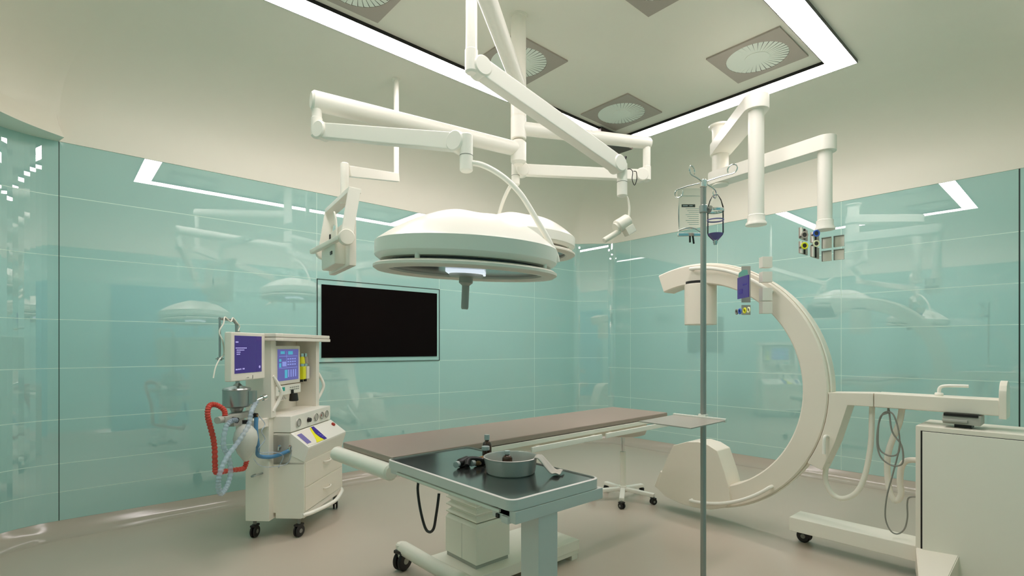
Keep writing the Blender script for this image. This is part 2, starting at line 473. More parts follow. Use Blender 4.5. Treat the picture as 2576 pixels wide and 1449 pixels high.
# ------------------------------------------------------------------ dark box at the far corner of the light band
mb = MB(); mb.box2((4.02, 3.21, 3.372), (4.54, 3.47, 3.452), 0.002); mb.box2((4.06, 3.235, 3.452), (4.38, 3.245, ZC + .001), 0.0)
tag(obj('ceiling_box', mb, 'brown', None, origin=(4.28, 3.34, 3.372)), 'dark brown flat box hanging under the far corner of the ceiling light', 'ceiling box')

# ------------------------------------------------------------------ wall display
ws = thing('wall_display', 'large black flat display set in the left glass wall', 'display', (2.484, Y1, 1.153))
mb = MB(); t = 0.006
for a, b in [((1.814, 1.153), (3.154, 1.153 + t)), ((1.814, 1.93 - t), (3.154, 1.93)), ((1.814, 1.153), (1.814 + t, 1.93)), ((3.154 - t, 1.153), (3.154, 1.93))]:
    mb.box2((a[0], Y1 - .008, a[1]), (b[0], Y1 + .002, b[1]))
obj('frame', mb, 'dark_joint', ws)
mb = MB(); mb.box2((1.82, Y1 - .004, 1.159), (3.148, Y1 - .001, 1.924)); obj('glass_surround', mb, 'glass_wall', ws)
mb = MB(); mb.box2((1.856, Y1 - .012, 1.20), (3.118, Y1 - .003, 1.881), .001); obj('screen', mb, 'screen', ws)

# ------------------------------------------------------------------ surgical light with three swing arms
cxy = Vector((2.29, 2.515, 0))
def P3(x, y, z): return Vector((x, y, z))
FW = Vector((math.cos(math.radians(48.4)), math.sin(math.radians(48.4)), 0)); RT = Vector((FW.y, -FW.x, 0))
sl = thing('surgical_light', 'white ceiling column with two round operating lamps on jointed arms', 'surgical light', (cxy.x, cxy.y, ZC))
mb = MB(); mb.cyl(cxy + P3(0, 0, ZC - .02), cxy + P3(0, 0, ZC + .001), .058, n=40); mb.cyl(cxy + P3(0, 0, 2.80), cxy + P3(0, 0, ZC - .01), .05, n=40)
obj('column', mb, 'white3', sl)
for z0, z1, r in [(2.815, 3.06, .0505), (2.665, 2.81, .051), (2.50, 2.66, .051)]:
    mb = MB(); mb.cyl(cxy + P3(0, 0, z0), cxy + P3(0, 0, z1), r, n=40, bev=.004 if z0 > 2.55 else .018); obj('swivel_hub', mb, 'white', sl)
def swing_arm(end, z, r0, r1, drop, z2):
    e2 = Vector((end[0], end[1], z)); d = (e2 - (cxy + P3(0, 0, z))).normalized()
    mb = MB(); mb.cyl(cxy + P3(0, 0, z) + d * 0.0, e2 + d * .03, r0, r1, n=32, bev=.012); obj('swing_arm', mb, 'white', sl)
    mb = MB(); mb.cyl(e2 + P3(0, 0, .0), Vector((end[0], end[1], z2 + .06)), .026, n=28)
    mb.cyl(Vector((end[0], end[1], z2 + .065)), Vector((end[0], end[1], z2 - .045)), .029, n=28, bev=.008)
    obj('drop_post', mb, 'white', sl)
def spring_arm(a, za, b, zb, wd=.05, ht=.078):
    pa = Vector((a[0], a[1], za)); pb = Vector((b[0], b[1], zb)); d = (pb - pa).normalized()
    side = d.cross(Vector((0, 0, 1))).normalized()
    mb = MB(); mb.bar(pa + d * .05, pb - d * .05, wd, ht, .007)
    for p in (pa + d * .045, pb - d * .045): mb.cyl(p - side * .036, p + side * .036, .046, n=32, bev=.006)
    obj('spring_arm', mb, 'white', sl)
def yoke(b, z0, z1, r=.03):
    mb = MB(); mb.cyl(Vector((b[0], b[1], z1)), Vector((b[0], b[1], z0)), r, n=28, bev=.006)
    mb.cyl(Vector((b[0], b[1], z1 + (z0 - z1) * .42)), Vector((b[0], b[1], z1 + (z0 - z1) * .42 + .002)), r + .0007, n=28, mi=1)
    obj('yoke', mb, ['white', 'seam'], sl)
A_end = (1.043, 2.73); B_end = (3.135, 2.098); C_end = (1.385, 1.83)
A_l = (1.366, 1.843); B_l = (2.342, 2.601); C_l = (2.334, 1.719)
swing_arm(A_end, 2.60, .046, .052, 1, 2.452)
swing_arm(B_end, 2.74, .044, .040, 1, 2.515)
swing_arm(C_end, 3.03, .048, .048, 1, 2.555)
spring_arm(A_end, 2.445, A_l, 2.20)
spring_arm(B_end, 2.51, B_l, 2.50, .05, .075)
spring_arm(C_end, 2.56, C_l, 2.28, .06, .085)
yoke(A_l, 2.24, 2.075, .029); yoke(B_l, 2.545, 2.395, .028); yoke(C_l, 2.31, 2.125, .028)

def lamp_head(ctr, zr, direc, tilt_near, tilt_side, arcdir, ztop):
    c = Vector((ctr[0], ctr[1], zr))
    # tilt: near side lower, side in direction RT lower
    n = (Vector((0, 0, 1)) + FW * (-tilt_near) + RT * tilt_side).normalized()
    zax = n; xax = (RT - zax * RT.dot(zax)).normalized(); yax = zax.cross(xax)
    R = Matrix((xax, yax, zax)).transposed()
    prof = [(0, .03), (.30, .028), (.372, .030), (.392, .044), (.396, .05), (.396, .105), (.388, .113)]
    dome = []
    for k in range(1, 22):
        rho = 1 - k / 21
        dome.append((.386 * rho, .113 + .142 * (1 - rho ** 2.3)))
    def fn(r, z, t):
        if z < .114: return z
        q = r / .386
        lobes = math.cos(4 * t + 1.35)
        return z + lobes * .005 * math.sin(PI * min(1, q)) ** 1.0 * (1 if q < 1 else 0) - .016 * math.exp(-(q / .16) ** 2)
    mb = MB(); mb.lathe(prof + dome[:-1] + [(0.004, dome[-1][1])], c, R, 72, fn=fn)
    mb.bm.faces.new([v for v in mb.bm.verts][-72:])
    hd = obj('lamp_head', mb, 'white', sl, ang=24)
    mb = MB(); mb.lathe([(.335, -.004), (.345, -.013), (.385, -.014), (.400, -.004), (.400, .006), (.388, .014), (.345, .014), (.335, .010)], c, R, 72, closed=True)
    for k in range(4):
        t = PI / 4 + k * PI / 2 + .35; p = Vector((.37 * math.cos(t), .37 * math.sin(t), .0))
        mb.cyl(c + R @ p, c + R @ (p + Vector((0, 0, .035))), .010, n=12)
    obj('rim_ring', mb, 'white2', hd)
    mb = MB(); mb.cyl(c + R @ Vector((0, 0, .006)), c + R @ Vector((0, 0, .028)), .333, n=64); obj('lens', mb, 'lens', hd)
    mb = MB(); mb.box(c + R @ Vector((0, 0, .0)), (.165, .165, .020), R, .003); obj('lens_panel', mb, 'lamp_panel', hd)
    mb = MB(); mb.cyl(c + R @ Vector((0, 0, -.022)), c + R @ Vector((0, 0, -.010)), .075, n=40)
    mb.lathe([(0, -.165), (.013, -.165), (.0165, -.158), (.0165, -.06), (.031, -.048), (.031, -.022), (0, -.022)], c, R, 32)
    obj('handle', mb, 'grey2', hd, 'grey sterile grip handle')
    s = Vector((ctr[0], ctr[1], ztop))
    A = [(.02, 0), (.07, -.01), (.13, -.04), (.19, -.085), (.245, -.145), (.295, -.225), (.345, -.31), (.375, -.365), (.396, -.41), (.402, -.44)]
    mb = MB(); mb.tube([s + arcdir * a + Vector((0, 0, b)) for a, b in A], .0125, 14, smooth=5); obj('curved_arm', mb, 'white', sl)
lamp_head(A_l, 1.632, 0, .058, .048, RT, 2.115)
lamp_head(B_l, 1.935, 0, .03, .045, (RT * -.45 + FW * .893).normalized(), 2.425)
# small camera at the end of the third arm
cc = Vector((C_l[0], C_l[1], 1.975))
ax = (RT * -.80 + Vector((0, 0, -.52)) - FW * .25).normalized(); R = frame_from(ax)
mb = MB(); mb.tube([Vector((C_l[0], C_l[1], 2.13)) + RT * .022, Vector((C_l[0], C_l[1], 2.11)) + RT * .032, Vector((C_l[0], C_l[1], 2.06)) + RT * .04, Vector((C_l[0], C_l[1], 2.0)) + RT * .035], .006, 8, smooth=4)
obj('cable', mb, 'white3', sl)
mb = MB(); mb.cyl(cc - ax * .045 , cc + ax * .038, .037, n=28, bev=.005); mb.cyl(cc + ax * .038, cc + ax * .05, .028, n=24)
mb.box(cc - ax * .012 + RT * .028 + Vector((0, 0, -.040)), (.05, .045, .055), R, .004)
ch = obj('camera_head', mb, 'white3', sl)
mb = MB(); off = Vector((0, 0, -.03)); mb.cyl(cc + ax * .02 + off, cc + ax * .13 + off, .0155, n=20, bev=.003); obj('lens_tube', mb, 'white3', ch)
kp = Vector((C_l[0], C_l[1], 2.31))
mb = MB(); mb.tube([kp + RT * -.01 + Vector((0, 0, .01)), kp + RT * .015 + Vector((0, 0, .018)), kp + RT * .02 + Vector((0, 0, .035))], .007, 8)
mb.tube([kp + RT * .02 + Vector((0, 0, -.035)), kp + RT * .045 + Vector((0, 0, -.034)), kp + RT * .058 + Vector((0, 0, -.05)), kp + RT * .055 + Vector((0, 0, -.09)), kp + RT * .068 + Vector((0, 0, -.122)), kp + RT * .08 + Vector((0, 0, -.09)), kp + RT * .078 + Vector((0, 0, -.05)), kp + RT * .062 + Vector((0, 0, -.045))], .0022, 6, smooth=5)
obj('looped_cable', mb, 'black', sl, 'thin black looped cable with a knob')

# ------------------------------------------------------------------ monitor on a ceiling arm
ma = thing('monitor_arm', 'white ceiling pole and arm holding a monitor seen from behind', 'monitor arm', (2.088, 3.77, ZC))
mb = MB(); mb.cyl((2.088, 3.77, ZC - .015), (2.088, 3.77, ZC + .001), .032, n=28); mb.cyl((2.088, 3.77, 2.65), (2.088, 3.77, ZC), .021, n=24); obj('pole', mb, 'white', ma)
mb = MB(); mb.bar((2.095, 3.778, 2.683), (1.40, 3.16, 2.42), .05, .066, .004); obj('arm', mb, 'white', ma)
mb = MB(); mb.cyl((1.376, 3.14, 2.20), (1.376, 3.14, 2.46), .026, n=28, bev=.004); obj('drop_post', mb, 'white', ma)
wd = Vector((.155, .988, 0)).normalized(); nd = Vector((.988, -.155, 0)).normalized(); U = Vector((0, 0, 1))
mc = Vector((1.374, 3.18, 0)); Rm = Matrix((wd, U, wd.cross(U))).transposed()
mb = MB()
mb.bar(mc - wd * .295 + U * 2.225, mc + wd * .295 + U * 2.225, .075, .03, .004)
for sgn in (-1, 1):
    mb.bar(mc + wd * sgn * .29 + U * 2.235, mc + wd * sgn * .29 - nd * .05 + U * 1.93, .018, .07, .004, up=tuple(nd))
obj('bracket', mb, 'white', ma)
mb = MB()
for sgn in (-1, 1): mb.cyl(mc - nd * .05 + wd * sgn * .275 + U * 1.94, mc - nd * .05 + wd * sgn * .315 + U * 1.94, .046, n=30, bev=.004)
mb.bar(mc - nd * .085 - wd * .30 + U * 1.935, mc - nd * .12 + wd * .30 + U * 1.94, .03, .03, .006)
obj('handle_bar', mb, 'white3', ma)
Rm = Matrix((wd, nd, U)).transposed()
mb = MB(); mb.box(mc + nd * .0 + U * 1.925, (.50, .045, .28), Rm, .008); mon = obj('monitor', mb, 'white2', ma)
mb = MB(); mb.box(mc - nd * .05 + U * 1.88, (.34, .075, .16), Rm, .012); mb.box(mc - nd * .09 - wd * .1 + U * 1.875, (.04, .006, .02), Rm, .001, mi=1)
mb.box(mc - nd * .025 + wd * .2 + U * 2.02, (.02, .01, .06), Rm, .002, mi=1); mb.box(mc - nd * .025 - wd * .16 + U * 2.01, (.012, .012, .10), Rm, .003, mi=1)
obj('back_housing', mb, ['white3', 'black'], mon)
mb = MB(); mb.box(mc + nd * .0235 + U * 1.93, (.45, .002, .235), Rm); obj('screen', mb, 'screen', mon)
mb = MB(); mb.tube([mc - nd * .03 + wd * .05 + U * 2.08, mc - nd * .04 + wd * .03 + U * 2.16, mc - nd * .035 + wd * .0 + U * 2.10, mc - nd * .03 + U * 1.97], .006, 8, smooth=5); obj('cable', mb, 'white', mon)

# ------------------------------------------------------------------ supply pendant with two drop columns
c0 = Vector((4.019, 1.999, 0)); c1 = Vector((3.444, 1.47, 0)); c2 = Vector((3.886, 1.204, 0))
pd = thing('supply_pendant', 'white jointed supply pendant with two drop columns at the right', 'supply pendant', (c0.x, c0.y, 3.06))
mb = MB(); mb.lathe([(0, 3.083), (.088, 3.083), (.088, 3.07), (.070, 3.06), (.063, 3.04), (.063, 2.60), (0, 2.60)], c0, None, 40); obj('column', mb, 'white', pd)
def stad(a, b, r, z0, z1, ext=0.0, n=10):
    a = a.copy(); b = b.copy(); d = (b - a).normalized(); a = a - d * ext; s = Vector((-d.y, d.x, 0)); base = math.atan2(d.y, d.x)
    pts = []
    for k in range(n + 1):
        t = base - PI / 2 + PI * k / n; pts.append(b + Vector((math.cos(t), math.sin(t), 0)) * r)
    for k in range(n + 1):
        t = base + PI / 2 + PI * k / n; pts.append(a + Vector((math.cos(t), math.sin(t), 0)) * r)
    pts = [(p.x, p.y, z0) for p in pts]
    m = MB(); m.prism(pts, (0, 0, z1 - z0), .004); return m
obj('swing_arm', stad(c0, c1, .078, 2.845, 2.94), 'white', pd)
obj('swing_arm', stad(c0, c2, .070, 2.612, 2.712, .03), 'white', pd)
mb = MB(); mb.lathe([(0, 2.86), (.0485, 2.86), (.0485, 2.165), (.054, 2.16), (.054, 2.125), (.064, 2.11), (.064, 2.098), (0, 2.098)], c1, None, 40); dc1 = obj('drop_column', mb, 'white', pd)
mb = MB(); mb.lathe([(0, 2.63), (.0445, 2.63), (.0445, 2.155), (.052, 2.15), (.052, 2.115), (.061, 2.10), (.061, 2.088), (0, 2.088)], c2, None, 40); dc2 = obj('drop_column', mb, 'white', pd)
# first head: clear housing in the frame d (depth), l (sideways)
def DL(d, l, z): return FW * d + RT * l + Vector((0, 0, z))
RV = Matrix((RT, FW, U)).transposed()
mb = MB(); mb.box(DL(3.345, 1.61, 1.795), (.262, .22, .61), RV, .003); h1 = obj('service_head', mb, 'clear', pd, 'clear service head carrying boxes and a small purple screen')
for vz, hh in [(1.851, .070), (1.755, .068), (1.642, .085), (1.556, .076)]:
    mb = MB(); mb.box(DL(3.37, 1.654, vz), (.065, .05, hh), RV, .002); obj('light_box', mb, 'white2', h1)
mb = MB(); mb.box(DL(3.42, 1.548, 1.715), (.058, .01, .24), RV, .001); obj('grey_panel', mb, 'grey2', h1)
mb = MB(); mb.box(DL(3.42, 1.548, 1.545), (.058, .01, .065), RV, .001); obj('grey_panel', mb, 'grey2', h1)
mb = MB(); mb.box(DL(3.33, 1.4895, 1.685), (.006, .16, .14), RV, .001); mb.box(DL(3.30, 1.4855, 1.70), (.001, .05, .012), RV, 0, mi=1); mb.box(DL(3.36, 1.4855, 1.66), (.001, .05, .03), RV, 0, mi=1)
obj('small_screen', mb, ['screenblue', 'navy'], h1, 'small purple screen')
mb = MB(); mb.prism([DL(3.40, 1.488, 1.758), DL(3.27, 1.488, 1.758), DL(3.28, 1.488, 1.79), DL(3.33, 1.488, 1.797), DL(3.39, 1.488, 1.785)], RT * .006); obj('teal_tab', mb, 'teal', h1)
for dd, m_ in [(3.417, 'grey'), (3.37, 'bluering'), (3.30, 'yellow'), (3.245, 'white_ring')]:
    mb = MB(); Rr = frame_from(RT); mb.ring(DL(dd, 1.486, 1.533), Rr, .015, .005, 24, 8); mb.cyl(DL(dd, 1.489, 1.533), DL(dd, 1.492, 1.533), .012, n=18, mi=1)
    obj('socket_ring', mb, [m_, 'black'], h1)
mb = MB(); mb.box2((3.60, 1.115, 1.885), (4.052, 1.30, 2.092), .003); h2 = obj('service_head', mb, 'clear', pd, 'clear service head carrying gas and power sockets')
for xa, xb in [(3.665, 3.80), (3.873, 4.02)]:
    for za, zb in [(2.014, 2.085), (1.918, 1.995)]:
        mb = MB(); mb.box2((xa, 1.28, za), (xb, 1.29, zb), .001, mi=0)
        mb.box2((xa, 1.27, za), (xa + .022, 1.281, zb), .001, mi=1); mb.box2((xa + .06, 1.272, za), (xa + .075, 1.281, zb), .001, mi=2)
        obj('outlet_panel', mb, ['vent', 'white', 'black'], h2)
for ya, yb in [(1.2096, 1.269), (1.1326, 1.195)]:
    for za, zb in [(1.99, 2.066), (1.90, 1.972)]:
        mb = MB(); mb.box2((4.036, ya, za), (4.046, yb, zb), .001); mb.box2((4.03, ya, zb - .006), (4.037, yb, zb), 0, mi=1); mb.box2((4.03, yb - .006, za), (4.037, yb, zb), 0, mi=1)
        obj('blank_plate', mb, ['white2', 'grey'], h2)
for (x_, z_, m_) in [(3.62, 1.953, 'yellow'), (3.62, 2.022, 'vent'), (3.834, 1.995, 'white_ring'), (3.834, 2.064, 'bluering')]:
    mb = MB(); sp = Vector((x_, 1.238, z_)); Rr = frame_from(FW); mb.ring(sp, Rr, .0185, .0050, 28, 8); mb.cyl(sp + FW * .001, sp + FW * .008, .0165, n=24, mi=1); mb.cyl(sp + FW * .008, Vector((x_ + .045, 1.281, z_)), .006, n=10, mi=1)
    obj('socket_ring', mb, [m_, 'brown'], h2)

# ------------------------------------------------------------------ anesthesia machine (own axes: a along its front, b towards the back)
B0 = Vector((1.275, 3.565, 0)); q = math.sqrt(.5)
AW = Vector((q, q, 0)); AF = Vector((q, -q, 0))
def AM(a, b, z): return B0 + AW * a + AF * b + Vector((0, 0, z))
RA = Matrix((AW, AF, U)).transposed()
def abox(m, a0, a1, b0, b1, z0, z1, bev=0.0, mi=0):
    return m.box(AM((a0 + a1) / 2, (b0 + b1) / 2, (z0 + z1) / 2), (a1 - a0, b1 - b0, z1 - z0), RA, bev, mi)
an = thing('anesthesia_machine', 'beige wheeled anesthesia machine with two screens and hanging hoses', 'anesthesia machine', tuple(AM(.3, -.19, 0)), PI / 4)
mb = MB(); abox(mb, -.055, .70, -.38, -.215, .128, .83, .004); abox(mb, 0, .67, -.225, 0, .168, .516, .003); abox(mb, 0, .67, -.225, -.1, .5, .712, .002)
# side fillers behind the sloping console
for a in (0.0,):
    mb.prism([AM(0, -.225, .5), AM(0, 0, .5), AM(0, .02, .60), AM(0, -.09, .70), AM(0, -.225, .70)], AW * .67)
abox(mb, 0, .67, -.20, -.02, .13, .17, .004)
obj('body', mb, 'white3', an)
mb = MB(); mb.prism([AM(0, -.225, .716), AM(0, -.093, .716), AM(0, -.093, .828), AM(0, -.225, .828)], AW * .66, .006); abox(mb, -.055, .66, -.35, -.22, .80, .829, .003)
desk = obj('desk', mb, 'white', an)
mb = MB(); mb.prism([AM(-.004, -.092, .714), AM(-.004, .032, .620), AM(-.004, .032, .600), AM(-.004, .004, .518), AM(-.004, -.092, .56)], AW * .668, .003); con = obj('console', mb, 'white', an)
sd = (AM(0, .032, .620) - AM(0, -.092, .714)).normalized(); sn = AW.cross(sd).normalized()
if sn.z < 0: sn = -sn
def CP(a, t, o=.0015): return AM(a, -.092, .714) + sd * t + sn * o
def cplate(name, m_, pts, par, o0=.0005, th=.0015, label=None):
    m = MB(); m.prism([CP(a, t, o0) for a, t in pts], sn * th); return obj(name, m, m_, par, label)
cplate('lavender_panel', 'grey2', [(.027, .014), (.285, .010), (.285, .148), (.012, .149)], con).active_material = M['white2']
cplate('key_pad', 'violet', [(.03, .033), (.095, .032), (.085, .130), (.022, .130)], con, .002)
cplate('yellow_stripe', 'yellow', [(.262, .012), (.285, .014), (.262, .045), (.240, .080), (.242, .120), (.258, .149), (.136, .149), (.172, .119), (.200, .082), (.235, .035)], con, .002)
cplate('navy_badge', 'navy', [(.283, .010), (.322, .012), (.312, .080), (.302, .150), (.258, .150), (.240, .118), (.240, .078), (.262, .038)], con, .004)
m = MB()
for k in range(3): m.box(CP(.262 + k * .008, .088 + k * .016, .0075), (.007, .016, .001), RA @ RZ(-.3), 0)
obj('badge_lettering', m, 'scrpale', con)
m = MB(); m.cyl(CP(.60, .055, 0), CP(.60, .055, .014), .016, n=24, bev=.003); obj('red_button', m, 'redbtn', con, 'red push button')
for k, (a, z, r, kk) in enumerate([(.101, .771, .026, 'wood'), (.38, .772, .026, 'wood'), (.478, .771, .026, 'red'), (.566, .772, .026, 'wood')]):
    m = MB(); m.cyl(AM(a, -.094, z), AM(a, -.084, z), r, n=28, mi=0); m.ring(AM(a, -.083, z), frame_from(AF), r, .003, 28, 8, mi=1)
    m.bar(AM(a, -.0835, z - .012), AM(a, -.0835, z + .014), .003, .001, mi=1)
    if kk == 'red': m.box(AM(a - .01, -.0835, z + .004), (.01, .001, .016), RA, 0, mi=2)
    obj('pressure_gauge', m, ['wood', 'grey', 'redbtn'], an)
m = MB(); m.cyl(AM(.26, -.094, .768), AM(.26, -.070, .768), .018, .015, n=24, bev=.002); obj('control_knob', m, 'black', an, 'black knob')
for z0, z1, hz in [(.345, .510, .455), (.180, .338, .258)]:
    m = MB(); abox(m, .012, .655, -.004, .006, z0, z1, .002); d_ = obj('drawer', m, 'carm', an)
    m = MB(); m.tube([AM(.30, .004, hz), AM(.305, .02, hz), AM(.35, .028, hz - .002), AM(.40, .02, hz), AM(.405, .004, hz)], .006, 10, smooth=5); obj('handle', m, 'white2', d_)
m = MB(); m.tube([AM(0, -.01, .155), AM(.08, .03, .155), AM(.33, .075, .155), AM(.58, .03, .155), AM(.67, -.01, .155)], .014, 12, smooth=6)
abox(m, 0, .67, -.03, .0, .135, .178, .004); obj('bumper', m, 'white', an)
# upright tower
m = MB(); abox(m, -.055, 0.01, -.38, -.20, .82, 1.345, .006); abox(m, .60, .66, -.35, -.185, .82, 1.345, .004); abox(m, 0, .62, -.38, -.35, .82, 1.345)
obj('tower', m, 'white2', an)
m = MB(); m.prism([AM(-.09, -.38, 1.342), AM(-.09, -.15, 1.342), AM(-.04, -.125, 1.342), AM(.735, -.125, 1.342), AM(.735, -.38, 1.342)], U * .022, .003)
m.prism([AM(-.09, -.38, 1.367), AM(-.09, -.15, 1.367), AM(-.04, -.128, 1.367), AM(.73, -.128, 1.367), AM(.73, -.38, 1.367)], U * .025, .005); obj('roof', m, 'white2', an)
for a, hs in [(-.03, -.035), (.655, .035)]:
    m = MB(); f = 1 if hs > 0 else 1
    m.tube([AM(a, -.205, 1.105), AM(a + .03, -.19, 1.06), AM(a + .052, -.17, .99), AM(a + .042, -.185, .93), AM(a, -.205, .865)], .012, 10, smooth=6); obj('grab_handle', m, 'white', an)
# left flat monitor
m = MB(); abox(m, -.468, -.095, -.265, -.22, 1.093, 1.39, .008); mo = obj('monitor', m, 'white2', an, 'flat monitor with a plain purple screen')
m = MB(); abox(m, -.437, -.140, -.2205, -.2185, 1.140, 1.369); obj('screen', m, 'screenblue', mo)
m = MB()
def tx(a, z, wdt, ht=.006):
    m = MB(); abox(m, -.432 + a, -.432 + a + wdt, -.2184, -.2178, z - ht / 2, z + ht / 2); obj('screen_word', m, 'scrtext', mo)
tx(.004, 1.330, .028, .008)
for k, (a0_, w_) in enumerate([(.004, .12), (.014, .08), (.014, .04), (.014, .042)]):
    x_ = 0
    while x_ < w_ - .004:
        ww = random.uniform(.008, .018); tx(a0_ + x_, 1.294 - k * .0125, min(ww, w_ - x_)); x_ += ww + .003
for a0_, w_ in [(.004, .02), (.028, .018), (.05, .012), (.075, .022)]: tx(a0_, 1.164 + a0_ * .03, w_, .008)
m = MB(); m.cyl(AM(-.165, -.2186, 1.172), AM(-.165, -.2176, 1.172), .009, n=16)
obj('screen_symbol', m, 'scrtext', mo)
m = MB(); abox(m, -.325, -.25, -.2205, -.2188, 1.102, 1.118, .001); abox(m, -.31, -.303, -.219, -.2178, 1.107, 1.113, 0, 1); abox(m, -.295, -.288, -.219, -.2178, 1.107, 1.113, 0, 1); abox(m, -.246, -.242, -.2195, -.2178, 1.10, 1.122, 0, 1); obj('buttons', m, ['white3', 'grey'], mo)
# main ventilator screen in the bay
m = MB(); abox(m, .075, .445, -.29, -.24, 1.030, 1.310, .008); mo2 = obj('monitor', m, 'white2', an, 'ventilator screen with coloured values')
m = MB(); abox(m, .102, .412, -.2405, -.2385, 1.058, 1.284); obj('screen', m, 'screenlav', mo2)
m, m2 = 'scrpale', 'scrcyan'
def s2(mm, a0_, a1_, z0_, z1_):
    k = MB(); abox(k, .102 + a0_, .102 + a1_, -.2384, -.2378, z0_, z1_); obj('screen_value', k, mm, mo2)
for z_ in (1.232, 1.148): s2(m, .02, .29, z_, z_ + .003)
for a_ in (.125,): s2(m, a_, a_ + .003, 1.155, 1.27)
for r_ in range(3):
    for c_k in range(4): s2(m, .14 + c_k * .034, .164 + c_k * .034, 1.168 + r_ * .02, 1.178 + r_ * .02)
for c_k in range(4): s2(m, .15 + c_k * .035, .165 + c_k * .035, 1.08, 1.135)
s2(m, .065, .12, 1.16, 1.195)
s2(m2, .02, .05, 1.195, 1.215); s2(m2, .10, .14, 1.075, 1.135); s2(m2, .04, .10, 1.25, 1.27); s2(m2, .15, .22, 1.245, 1.27); s2(m2, .02, .05, 1.155, 1.185)
m = MB(); abox(m, .075, .445, -.29, -.235, .955, 1.024, .005); kp_ = obj('control_panel', m, 'white', an)
m = MB(); abox(m, .11, .195, -.2355, -.233, .985, 1.012); obj('green_display', m, 'lcd', kp_, 'small green digital display')
for r_ in range(2):
    for c_k in range(5):
        m = MB(); abox(m, .27 + c_k * .03, .29 + c_k * .03, -.2355, -.233, .982 + r_ * .016, .990 + r_ * .016); obj('key', m, 'grey2', kp_)
m = MB(); m.cyl(AM(.30, -.235, .985), AM(.30, -.235, .955), .014, n=16); m.lathe([(0, .958), (.026, .958), (.028, .948), (.033, .905), (.028, .9), (0, .9)], AM(.31, -.225, 0), None, 24); obj('black_cup', m, 'black', an, 'black knob under the screen')
m = MB(); abox(m, .08, .25, -.33, -.25, .915, .955, .004)
for k in range(5): m.cyl(AM(.08 + k * .03, -.24, .945), AM(.08 + k * .03, -.23, .925), .006, n=10, mi=1)
obj('connector_strip', m, ['white2', 'grey2'], an)
# vaporisers
for a, mt_ in [(.487, 'yellow'), (.548, 'violet')]:
    m = MB(); abox(m, a - .024, a + .024, -.275, -.225, 1.05, 1.15, .005, 0); m.cyl(AM(a, -.25, 1.15), AM(a, -.25, 1.17), .02, n=20, mi=1)
    m.cyl(AM(a, -.25, 1.17), AM(a, -.25, 1.225), .026, .02, n=24, bev=.004, mi=3 if mt_ == 'violet' else 0); m.cyl(AM(a, -.25, 1.225), AM(a, -.25, 1.25), .016, n=16, mi=1)
    m.cyl(AM(a, -.25, 1.05), AM(a, -.25, 1.03), .012, n=14, mi=2); abox(m, a - .008, a + .008, -.355, -.27, 1.08, 1.12, 0, 2)
    v = obj('vaporiser', m, ['yellow' if mt_ == 'yellow' else 'white2', 'chrome', 'black', 'vent'], an, mt_.replace('violet', 'white and purple') + ' vaporiser')
m = MB(); abox(m, .576, .582, -.27, -.235, 1.06, 1.15, 0); abox(m, .577, .602, -.262, -.25, 1.09, 1.11, 0); obj('purple_strip', m, 'violet', an)
# casters
def caster(par, p, r, wdt, ang, m_='black', hub='grey', topz=None):
    d = Vector((math.cos(ang), math.sin(ang), 0)); s = Vector((-d.y, d.x, 0)); p = Vector(p)
    m = MB(); c = Vector((p.x, p.y, r))
    for sg in (-1, 1):
        m.cyl(c + s * sg * (wdt * .5), c + s * sg * (wdt * .12), r, n=28, bev=r * .15, mi=0)
        m.cyl(c + s * sg * (wdt * .52), c + s * sg * (wdt * .2), r * .35, n=16, mi=1)
    m.cyl(c, c + U * (r * 1.15) - d * r * .35, r * .2, n=12, mi=0)
    m.box(c + U * r * .95, (r * 1.5, wdt * 1.05, r * .35), Matrix((d, s, U)).transposed(), r * .1, mi=0)
    tz = topz or r * 2.4
    m.cyl(Vector((p.x, p.y, r * 1.2)), Vector((p.x, p.y, tz)), r * .28, n=14, mi=1)
    return obj('caster', m, [m_, hub], par)
for a, b, g in [(.0, -.345, .8), (.03, -.05, .5), (.64, -.045, 1.2), (.66, -.34, .3)]:
    p = AM(a, b, 0); caster(an, p, .042, .036, g, topz=.135 if b < -.2 else .14)
# absorber arm, canister and hoses on the left side
m = MB(); abox(m, -.30, -.05, -.30, -.22, .765, .825, .006); obj('side_arm', m, 'white2', an)
m = MB(); abox(m, -.50, -.19, -.285, -.235, .855, .892, .006); m.cyl(AM(-.50, -.26, .875), AM(-.54, -.26, .875), .02, n=16)
for a in (-.43, -.22): m.cyl(AM(a, -.24, .865), AM(a, -.205, .860), .017, n=16, mi=1)
m.cyl(AM(-.22, -.22, .862), AM(-.22, -.20, .862), .008, n=12, mi=2); abox(m, -.41, -.30, -.28, -.24, .82, .857, 0); obj('valve_block', m, ['grey2', 'black', 'amberl'], an)
m = MB(); m.lathe([(0, 1.058), (.03, 1.058), (.078, 1.044), (.082, 1.036), (.080, 1.03), (.080, .935), (.074, .928), (.04, .92), (.032, .895), (.045, .885), (.045, .875), (0, .875)], AM(-.30, -.29, 0), None, 36)
m.cyl(AM(-.27, -.215, .945), AM(-.27, -.215, 1.025), .035, n=24); m.lathe([(0, 1.10), (.012, 1.10), (.012, 1.075), (.028, 1.058), (0, 1.058)], AM(-.29, -.29, 0), None, 18); obj('absorber_canister', m, 'steel', an, 'brushed metal absorber canister')
m = MB(); m.cyl(AM(-.24, -.21, .955), AM(-.165, -.19, .972), .013, n=16); m.cyl(AM(-.18, -.193, .968), AM(-.150, -.187, .975), .02, n=20, bev=.003); obj('side_valve', m, 'chrome', an)
